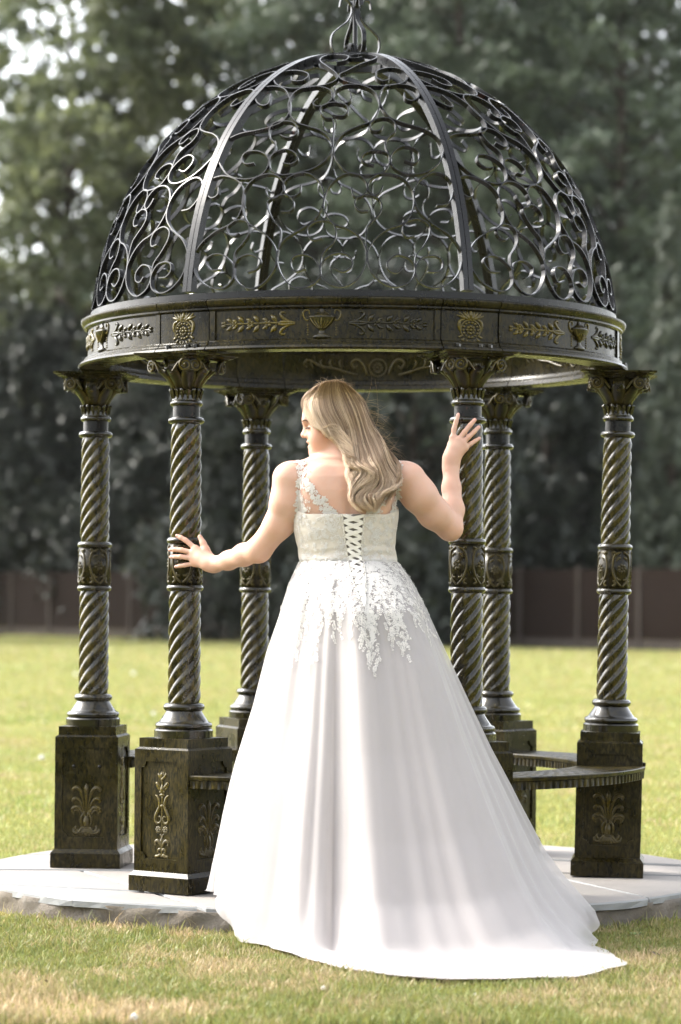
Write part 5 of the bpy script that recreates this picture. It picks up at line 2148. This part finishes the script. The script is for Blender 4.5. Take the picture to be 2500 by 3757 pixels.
def build_lace():
    rng = np.random.default_rng(5)
    L = Lace()
    # skirt: dense at the hips, thinning into hanging points
    TIPS = [(1040, 2330), (1075, 2440), (1110, 2380), (1140, 2480), (1185, 2330), (1225, 2350), (1260, 2310), (1290, 2360), (1335, 2400),
            (1365, 2460), (1385, 2500), (1430, 2350), (1470, 2400), (1500, 2440), (1540, 2330), (1580, 2370), (1610, 2330)]
    for (tx, ty) in TIPS:
        ty -= 35
        x, y = 1280 + (tx - 1280) * .62, 2075.0
        while y < ty:
            u = (y - 2075) / (ty - 2075)
            cx_ = 1280 + (tx - 1280) * (.62 + .38 * u)
            for _ in range(2 if u < .65 else 1):
                ang = math.atan2(tx - 1280, 900) + rng.normal(0, .55 * (1 - .6 * u))
                L.spray(cx_ + rng.normal(0, 17 * (1 - .6 * u)), y + rng.uniform(-8, 8), ang, rng.uniform(30, 60), DRESS_BVH, rng, .0105)
            if rng.random() < .45 * (1 - u):
                L.flower(cx_ + rng.normal(0, 12), y, rng.uniform(.008, .011), DRESS_BVH, rng)
            y += 17
    for _ in range(420):
        y = 2052 + abs(rng.normal(0, 75))
        hw = 175 + (y - 2065) * .62
        x = 1282 + rng.uniform(-1, 1) * hw
        if 1275 + (y - 2065) * .3 < x < 1345 and y < 2240:
            continue
        if rng.random() < .3:
            L.flower(x, y, rng.uniform(.007, .010), DRESS_BVH, rng)
        else:
            L.spray(x, y, rng.normal(0, .9), rng.uniform(22, 45), DRESS_BVH, rng, .0098)
    for k in range(110):                                 # a dense garland over the waist seam
        x = 1280 + rng.uniform(-1, 1) * 178
        if 1278 < x < 1336:
            continue
        L.spray(x, 2050 + rng.uniform(0, 30) + 6 * math.sin(x * .05), rng.uniform(-1.6, 1.6), rng.uniform(14, 30), DRESS_BVH, rng, .0095)
    # bodice: all over
    for _ in range(260):
        y = rng.uniform(1890, 2062)
        x = 1270 + rng.uniform(-1, 1) * 186
        c0, c1 = np.interp(y, le[:, 1], le[:, 0]), np.interp(y, re_[:, 1], re_[:, 0])
        if c0 - 8 < x < c1 + 8:
            continue
        if rng.random() < .3:
            L.flower(x, y, rng.uniform(.007, .010), DRESS_BVH, rng, .002)
        else:
            L.spray(x, y, rng.uniform(0, 6.28), rng.uniform(18, 40), DRESS_BVH, rng, .0098, 6.5, .0022)
    o = pput('lace_applique', L.mesh('lace_applique', M_LACE), DRESS)
    o['kind'] = 'stuff'


build_lace()


# ---- shoulder straps of fine net with lace on it
def strap(inner, outer, seed, name):
    nrow = 20
    pa, pb = spline(outer, 6), spline(inner, 6)
    idx = np.linspace(0, len(pa) - 1, nrow)
    pa = np.array([edge(pa, i / (len(pa) - 1)) for i in idx])
    idx = np.linspace(0, len(pb) - 1, nrow)
    pb = np.array([edge(pb, i / (len(pb) - 1)) for i in idx])
    ob = pput(name, strip(pa, pb, BODY_BVH, .0022).mesh(name, M_NET), DRESS)
    rng = np.random.default_rng(seed)
    L = Lace()
    for i in range(nrow - 1):
        a, b = pa[i], pb[i]
        w = np.linalg.norm(b - a)
        for _ in range(max(4, int(w / 9))):
            u = rng.uniform(.06, .94) if w < 60 else rng.choice([rng.uniform(.02, .25), rng.uniform(.62, .98)])
            p = a + (b - a) * u
            if rng.random() < .35:
                L.flower(p[0], p[1], rng.uniform(.008, .012), BODY_BVH, rng, .0035)
            else:
                L.spray(p[0], p[1], rng.normal(.3, .8), rng.uniform(14, 30), BODY_BVH, rng, .0105, 6.5, .0035)
    o = pput('strap_lace', L.mesh('strap_lace', M_LACE), DRESS)
    o['kind'] = 'stuff'


strap([(1120, 1692), (1128, 1730), (1140, 1765), (1165, 1800), (1205, 1842), (1256, 1888)],
      [(1086, 1698), (1088, 1740), (1092, 1790), (1094, 1830), (1092, 1860), (1090, 1890)], 3, 'shoulder_strap')
strap([(1440, 1692), (1430, 1730), (1418, 1765), (1396, 1800), (1368, 1842), (1338, 1890)],
      [(1474, 1700), (1472, 1740), (1466, 1790), (1460, 1830), (1458, 1860), (1460, 1888)], 4, 'shoulder_strap')


# ---- nails
for (x, y) in ((648, 1964), (624, 2016), (627, 2043), (644, 2079), (734, 1965), (1683, 1518), (1743, 1540), (1757, 1567), (1759, 1608)):
    best = None
    for dx in range(-8, 9, 2):
        for dy in range(-6, 9, 2):
            l, n = hit(x + dx, y + dy, BODY_BVH)
            if l and (best is None or dx * dx + dy * dy < best[0]):
                best = (dx * dx + dy * dy, l, n)
    if best:
        m_ = MB().ball((0, 0, 0), (.0042, .0042, .0012), 8, 4).mesh('nail', M_NAIL)
        o = pput('nail', m_, BODY)
        o.location = best[1] + best[2] * .0002
        o.rotation_euler = best[2].to_track_quat('Z', 'Y').to_euler()

# ---- long wavy hair swept over the right shoulder
def hair_material():
    m, nt, p = mat_new('blonde_hair')
    a = node(nt, 'ShaderNodeAttribute', attribute_name='tint')
    nt.links.new(a.outputs['Color'], p.inputs['Base Color'])
    p.inputs['Roughness'].default_value = 0.42
    p.inputs['Specular IOR Level'].default_value = 0.55
    tr = node(nt, 'ShaderNodeBsdfTranslucent')
    nt.links.new(a.outputs['Color'], tr.inputs['Color'])
    ms = node(nt, 'ShaderNodeMixShader')
    ms.inputs[0].default_value = 0.28
    nt.links.new(p.outputs[0], ms.inputs[1])
    nt.links.new(tr.outputs[0], ms.inputs[2])
    nt.links.new(ms.outputs[0], nt.nodes['Material Output'].inputs['Surface'])
    return m


HAIR_PATHS = [
    [(330, 150), (240, 225), (198, 330), (240, 470), (320, 600), (400, 608), (500, 560), (600, 560), (680, 640), (742, 740), (735, 840), (660, 850), (600, 800)],
    [(400, 105), (330, 225), (320, 370), (370, 520), (430, 640), (480, 722), (570, 720), (670, 750), (742, 830), (730, 920), (660, 965), (700, 1040), (760, 1080)],
    [(480, 75), (440, 220), (470, 400), (560, 560), (640, 700), (700, 820), (715, 920), (680, 990), (760, 1060), (880, 1090), (830, 1160), (750, 1240), (740, 1330)],
    [(560, 65), (580, 220), (640, 400), (715, 560), (760, 720), (780, 870), (775, 980), (850, 1070), (960, 1150), (900, 1240), (780, 1310), (735, 1430), (800, 1520)],
    [(620, 75), (690, 230), (760, 400), (820, 580), (860, 750), (900, 890), (930, 1010), (1010, 1110), (1060, 1220), (970, 1290), (860, 1360), (890, 1480), (990, 1575)],
    [(680, 100), (790, 260), (860, 420), (920, 600), (970, 750), (1020, 890), (1080, 1010), (1150, 1110), (1190, 1215), (1120, 1290), (1030, 1360), (1050, 1480), (1010, 1610)],
    [(710, 125), (850, 280), (910, 430), (980, 600), (1060, 750), (1130, 880), (1180, 1000), (1240, 1100), (1280, 1200), (1240, 1290), (1150, 1350), (1090, 1440), (1060, 1560)],
    [(725, 140), (888, 290), (945, 430), (1010, 580), (1115, 730), (1195, 870), (1255, 990), (1300, 1090), (1322, 1195), (1300, 1290), (1225, 1350), (1160, 1410), (1110, 1470)],
]
NT = 27


def hair_guides():
    G_ = []
    for path in HAIR_PATHS:
        P = spline([(1050 + .3189 * x, 1380 + .3189 * y) for x, y in path], 10)
        s = np.concatenate([[0], np.cumsum(np.hypot(*np.diff(P, axis=0).T))])
        k = np.linspace(0, s[-1], NT)
        G_.append(np.stack([np.interp(k, s, P[:, 0]), np.interp(k, s, P[:, 1])], -1))
    # across the sheet: resample to 36 guides
    G_ = np.array(G_)
    U = np.linspace(0, len(G_) - 1, 36)
    sh = spline(G_.reshape(len(G_), -1), 5)
    kk = np.linspace(0, len(sh) - 1, 36)
    i0 = np.clip(kk.astype(int), 0, len(sh) - 2)
    S = sh[i0] + (sh[i0 + 1] - sh[i0]) * (kk - i0)[:, None]
    S = S.reshape(36, NT, 2)
    Y = np.full((36, NT), np.nan)
    both = [BODY_BVH, DRESS_BVH]
    for a in range(36):
        for b in range(NT):
            ys = [l.y for l in (hit(S[a, b, 0], S[a, b, 1], t)[0] for t in both) if l]
            if ys:
                Y[a, b] = min(ys)
    for b in range(NT):                                   # hair beyond the outline takes the depth of its neighbours
        col = Y[:, b]
        ok = ~np.isnan(col)
        Y[:, b] = np.interp(np.arange(36), np.arange(36)[ok], col[ok]) if ok.any() else -1.2
    Y = np.clip(Y, -1.40, -1.12)
    for _ in range(2):                                    # hang clear of hollows
        Y = np.minimum(Y, np.minimum(np.roll(Y, 1, 1), np.roll(Y, -1, 1)) + .012)
    for _ in range(4):
        Y[:, 1:-1] = (Y[:, :-2] + Y[:, 1:-1] * 2 + Y[:, 2:]) / 4
        Y[1:-1] = (Y[:-2] + Y[1:-1] * 2 + Y[2:]) / 4
    P3 = np.zeros((36, NT, 3))
    for a in range(36):
        for b in range(NT):
            P3[a, b] = at(S[a, b, 0], S[a, b, 1], Y[a, b])
    return P3


def tubes(P, rad, n=3):
    """many thin tubes at once; P (strands, points, 3), rad (strands, points)"""
    T = np.gradient(P, axis=1)
    T /= np.maximum(np.linalg.norm(T, axis=2), 1e-9)[..., None]
    up = np.array([0.13, -0.99, 0.05])
    A = np.cross(T, up)
    A /= np.maximum(np.linalg.norm(A, axis=2), 1e-6)[..., None]
    B = np.cross(T, A)
    S, N = P.shape[:2]
    V = np.stack([P + (A * math.cos(2 * math.pi * k / n) + B * math.sin(2 * math.pi * k / n)) * rad[..., None] for k in range(n)], 2)
    i = np.arange(S * N * n).reshape(S, N, n)
    j = np.roll(i, -1, 2)
    F = np.stack([i[:, :-1], j[:, :-1], j[:, 1:], i[:, 1:]], -1).reshape(-1, 4)
    return V.reshape(-1, 3), F


def build_hair():
    rng = np.random.default_rng(8)
    GD = hair_guides()
    t = np.linspace(0, 1, NT)
    off = np.array([0, -1.0, 0])
    Vs, Fs, Cs, n0 = [], [], [], 0

    def push(V, F, C):
        nonlocal n0
        Vs.append(V)
        Fs.append(F + n0)
        Cs.append(np.concatenate([C, np.ones((len(C), 1))], 1))
        n0 += len(V)

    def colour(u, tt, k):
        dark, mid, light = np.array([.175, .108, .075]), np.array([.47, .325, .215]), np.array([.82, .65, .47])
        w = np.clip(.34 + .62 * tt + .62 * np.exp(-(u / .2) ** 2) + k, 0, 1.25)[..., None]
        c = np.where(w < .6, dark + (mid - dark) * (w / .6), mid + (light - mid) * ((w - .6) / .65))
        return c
    # under-layer so that nothing shows through
    base = GD + off * .006
    i = np.arange(36 * NT).reshape(36, NT)
    F = np.stack([i[:-1, :-1], i[:-1, 1:], i[1:, 1:], i[1:, :-1]], -1).reshape(-1, 4)
    V = base[:, :25].copy()
    i = np.arange(36 * 25).reshape(36, 25)
    F = np.stack([i[:-1, :-1], i[:-1, 1:], i[1:, 1:], i[1:, :-1]], -1).reshape(-1, 4)
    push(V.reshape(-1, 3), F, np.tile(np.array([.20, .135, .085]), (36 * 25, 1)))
    # cap over the crown and the far side of the head
    c = np.array(at(1231, 1514, -1.165))
    th, ph = np.meshgrid(np.linspace(0, math.pi, 30), np.linspace(0, 2 * math.pi, 48, endpoint=False), indexing='ij')
    E = np.stack([.103 * np.sin(th) * np.cos(ph), .080 * np.sin(th) * np.sin(ph), .102 * np.cos(th)], -1)
    ok = (E[..., 0] > -.045 + .55 * np.clip(.05 - E[..., 2], 0, 1)) | (E[..., 2] > .055)
    ok &= E[..., 2] > -.075
    i = np.arange(30 * 48).reshape(30, 48)
    j = np.roll(i, -1, 1)
    F = np.stack([i[:-1], j[:-1], j[1:], i[1:]], -1).reshape(-1, 4)
    F = F[ok.ravel()[F].all(1)]
    push((E + c).reshape(-1, 3), F, np.tile(np.array([.20, .135, .085]), (30 * 48, 1)))
    # strands, gathered into locks
    NS = 3700
    u = rng.random(NS) ** .92
    nl = 34
    lock = np.clip((u * nl + rng.normal(0, .35, NS)).astype(int), 0, nl - 1)
    lc = (lock + .5) / nl
    gather = np.clip((t - .25) / .6, 0, 1)[None] * rng.uniform(.35, .85, NS)[:, None]
    uu = np.clip(u[:, None] * (1 - gather) + lc[:, None] * gather, 0, .9999) * 35
    i0 = np.clip(uu.astype(int), 0, 34)
    fr = (uu - i0)[..., None]
    ti = np.arange(NT)[None].repeat(NS, 0)
    P = GD[i0, ti] * (1 - fr) + GD[np.clip(i0 + 1, 0, 35), ti] * fr
    lph = (np.linspace(0, 9.0, nl) + rng.normal(0, .55, nl))[lock]
    amp = rng.uniform(.006, .013, nl)[lock][:, None] * np.clip((t - .3) / .4, 0, 1)[None]
    wav = np.sin(2 * math.pi * (2.3 * t[None]) + lph[:, None])
    thick = (.006 + .034 * np.clip(t / .5, 0, 1))[None] * rng.random(NS)[:, None]
    body = .016 * np.sin(2 * math.pi * 3.0 * t[None] + lph[:, None] * .6) * np.clip((t - .35) / .3, 0, 1)[None]
    P = P + off * (.008 + thick + np.maximum(body, -.006))[..., None]
    P[..., 2] += wav * amp
    P[..., 0] += np.cos(2 * math.pi * 2.3 * t[None] + lph[:, None]) * amp * .8
    fz = rng.normal(0, 1, (NS, NT, 3)).cumsum(1) * .00055
    P = P + fz * np.clip(t * 1.6, 0, 1)[None, :, None]
    end = rng.uniform(.86, 1.0, NS)
    P = np.stack([np.stack([np.interp(t * e, t, P[s, :, k]) for k in range(3)], -1) for s, e in enumerate(end)])
    rad = rng.uniform(.00055, .00095, NS)[:, None] * np.interp(t, [0, .1, .8, 1], [.7, 1, .9, .25])[None]
    V, F = tubes(P, rad)
    lk = (rng.normal(0.04, .26, nl)[lock] + rng.normal(0, .15, NS))[:, None]
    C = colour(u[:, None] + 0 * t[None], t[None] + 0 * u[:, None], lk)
    push(V, F, np.repeat(C.reshape(-1, 3), 3, 0))
    # short strands over the crown
    NS2 = 700
    a = rng.uniform(0, 1, NS2)
    P = np.zeros((NS2, NT, 3))
    for s in range(NS2):
        g = GD[int(rng.integers(0, 35))]
        k = rng.uniform(.18, .42)
        q = np.stack([np.interp(t * k, t, g[:, m]) for m in range(3)], -1)
        P[s] = q + off * (.010 + .010 * rng.random()) + np.array([rng.normal(0, .004), 0, rng.uniform(0, .006)])
    rad = np.full((NS2, 1), .0007) * np.interp(t, [0, .1, .7, 1], [.6, 1, .9, .2])[None]
    V, F = tubes(P, rad)
    push(V, F, np.repeat(colour(a[:, None] + 0 * t[None], .35 * t[None] + 0 * a[:, None], rng.normal(0, .2, (NS2, 1))).reshape(-1, 3), 3, 0))
    # fly-away hairs lit from behind, mostly on the right
    fl = []
    for _ in range(90):
        f = rng.random()
        g = GD[int(rng.integers(31, 36))]
        b = int(rng.integers(4, 15))
        p0 = g[b] + off * .01
        L_ = rng.uniform(.02, .075)
        ang = rng.uniform(-.5, 1.0)
        d = np.array([math.cos(ang), rng.normal(0, .25), math.sin(ang) * .9])
        curl = rng.normal(.7, 1.3)
        q = []
        for k in range(NT):
            s = k / (NT - 1)
            q.append(p0 + d * L_ * s + np.array([.2 * s * s, 0, -.5 * s * s]) * L_ * curl)
        fl.append(q)
    for _ in range(40):
        g = GD[int(rng.integers(0, 30))]
        p0 = g[0] + np.array([0, rng.normal(0, .03), .004])
        L_ = rng.uniform(.012, .035)
        ang = rng.uniform(.3, 2.8)
        d = np.array([math.cos(ang), rng.normal(0, .3), abs(math.sin(ang)) * .7])
        curl = rng.normal(.6, .7)
        fl.append([p0 + d * L_ * s + np.array([.8 * s * s * np.sign(d[0]), 0, -.7 * s * s]) * L_ * curl for s in np.linspace(0, 1, NT)])
    P = np.array(fl)
    V, F = tubes(P, np.full((len(P), 1), .00036) * np.interp(t, [0, .7, 1], [1, .8, .3])[None])
    push(V, F, np.tile(np.array([.42, .30, .18]), (len(V), 1)))
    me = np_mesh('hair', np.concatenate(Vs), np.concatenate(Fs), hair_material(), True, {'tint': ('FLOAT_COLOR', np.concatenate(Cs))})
    o = pput('hair', me)
    o['label'] = 'long wavy blonde hair falling to one side'


build_hair()

# ================================================================== small things on the lawn
M_FLUFF = plain('white_fluff', (0.80, 0.78, 0.74), 0.9)
M_STALK = plain('green_stalk', (0.10, 0.15, 0.04), 0.7)
M_LEAFB = plain('brown_dead_leaf', (0.075, 0.040, 0.025), 0.7, 0.4, 60)


def flower_head(px, py, r, label, h=0.02, seed=0):
    """a round white clover head of many small florets on a stalk"""
    p = on(px, py, LAWN_Z + h)
    rng = np.random.default_rng(seed)
    t = tag(empty('clover_flower', (p.x, p.y, LAWN_Z)), label, 'flower', 'white clover heads on the lawn')
    st = MB().tube([(0, 0, -0.002), (0.001, 0, h * .5), (0, 0, h - r * .3)], [.0012, .001, .001], 5)
    st.build('stalk', M_STALK, t)
    mb = MB()
    n = 60
    for k in range(n):
        z = 1 - 1.75 * (k + .5) / n
        a = k * 2.39996
        s = math.sqrt(max(0, 1 - z * z))
        d = Vector((s * math.cos(a), s * math.sin(a), z))
        l_ = r * rng.uniform(.85, 1.15)
        mb.tube([d * (r * .25), d * (l_ * .7), d * l_], [r * .10, r * .15, r * .05], 4)
    mb.xf(Matrix.Translation((0, 0, h)))
    mb.build('flower_head', M_FLUFF, t)


flower_head(492, 3732, .011, 'white clover head in the dry grass at the very bottom left', .018, 1)
flower_head(1187, 3626, .008, 'small clover head on the grass in front of the train', .014, 2)
flower_head(1744, 3650, .005, 'tiny clover head on the grass right of the train centre', .012, 3)
flower_head(490, 2471, .030, 'white clover head far back on the lawn between the two left columns', .05, 4)
flower_head(279, 2473, .028, 'white clover head far back on the lawn beside the leftmost shaft', .05, 5)
flower_head(564, 2618, .020, 'faint clover head on the lawn left of the third column', .035, 6)
flower_head(153, 2779, .020, 'white clover head on the lawn left of the leftmost plinth', .035, 7)
flower_head(2192, 2560, .020, 'clover head on the lawn left of the far right column', .035, 8)


def dead_leaf(px, py, size, label, rz):
    p = on(px, py, LAWN_Z + .016)
    rows = []
    for i in range(9):
        u = i / 8
        w = size * .42 * math.sin(math.pi * min(u * .96 + .04, 1)) ** .8 * (1.0 if i % 2 else .74)
        z = .35 * size * (u - .5) ** 2
        rows.append([(size * (u - .5), -w, z + .25 * w), (size * (u - .5), 0, z), (size * (u - .5), w, z + .3 * w)])
    mb = MB().rings(rows, closed=False, cap=False)
    mb.tube([(-size * .5, 0, .25 * size * .35), (-size * .8, size * .08, 0.0)], [.0008, .0006], 4)
    o = mb.build('dead_leaf', M_LEAFB, None, loc=p, rot=(.5, .3, rz))
    tag(o, label, 'leaf')


dead_leaf(2408, 3502, .034, 'dark curled dead leaf on the grass right of the train', .6)
dead_leaf(172, 3602, .020, 'small reddish dead leaf in the grass at the left', 2.0)
dead_leaf(528, 3690, .018, 'small dead leaf in the dry patch beside the clover head', 1.2)


# a few broad-leaved weeds rooted under the rim of the paving
def weed(px, py, n, size, label, seed):
    p = on(px, py, LAWN_Z)
    rng = random.Random(seed)
    t = tag(empty('weed', (p.x, p.y, LAWN_Z)), label, 'plant', 'weeds along the paving')
    for k in range(n):
        a = rng.uniform(0, 6.28)
        l_ = size * rng.uniform(.6, 1.2)
        rows = []
        for i in range(6):
            u = i / 5
            w = l_ * .16 * math.sin(math.pi * (u * .9 + .08))
            x, z = l_ * u * .8, l_ * (1.0 * u - .55 * u * u)
            rows.append([Matrix.Rotation(a, 3, 'Z') @ Vector(q) for q in ((x, -w, z + w * .3), (x, 0, z), (x, w, z + w * .3))])
        MB().rings(rows, closed=False, cap=False).build('leaf', M_STALK, t)


weed(585, 3402, 9, .045, 'small green weed against the stone rim left of the train', 1)
weed(700, 3388, 6, .030, 'tiny weed beside the rim nearest the train', 2)
weed(2330, 3440, 8, .035, 'small weed against the stone rim on the right', 3)
weed(45, 3480, 7, .030, 'small weed in the grass at the left edge', 4)
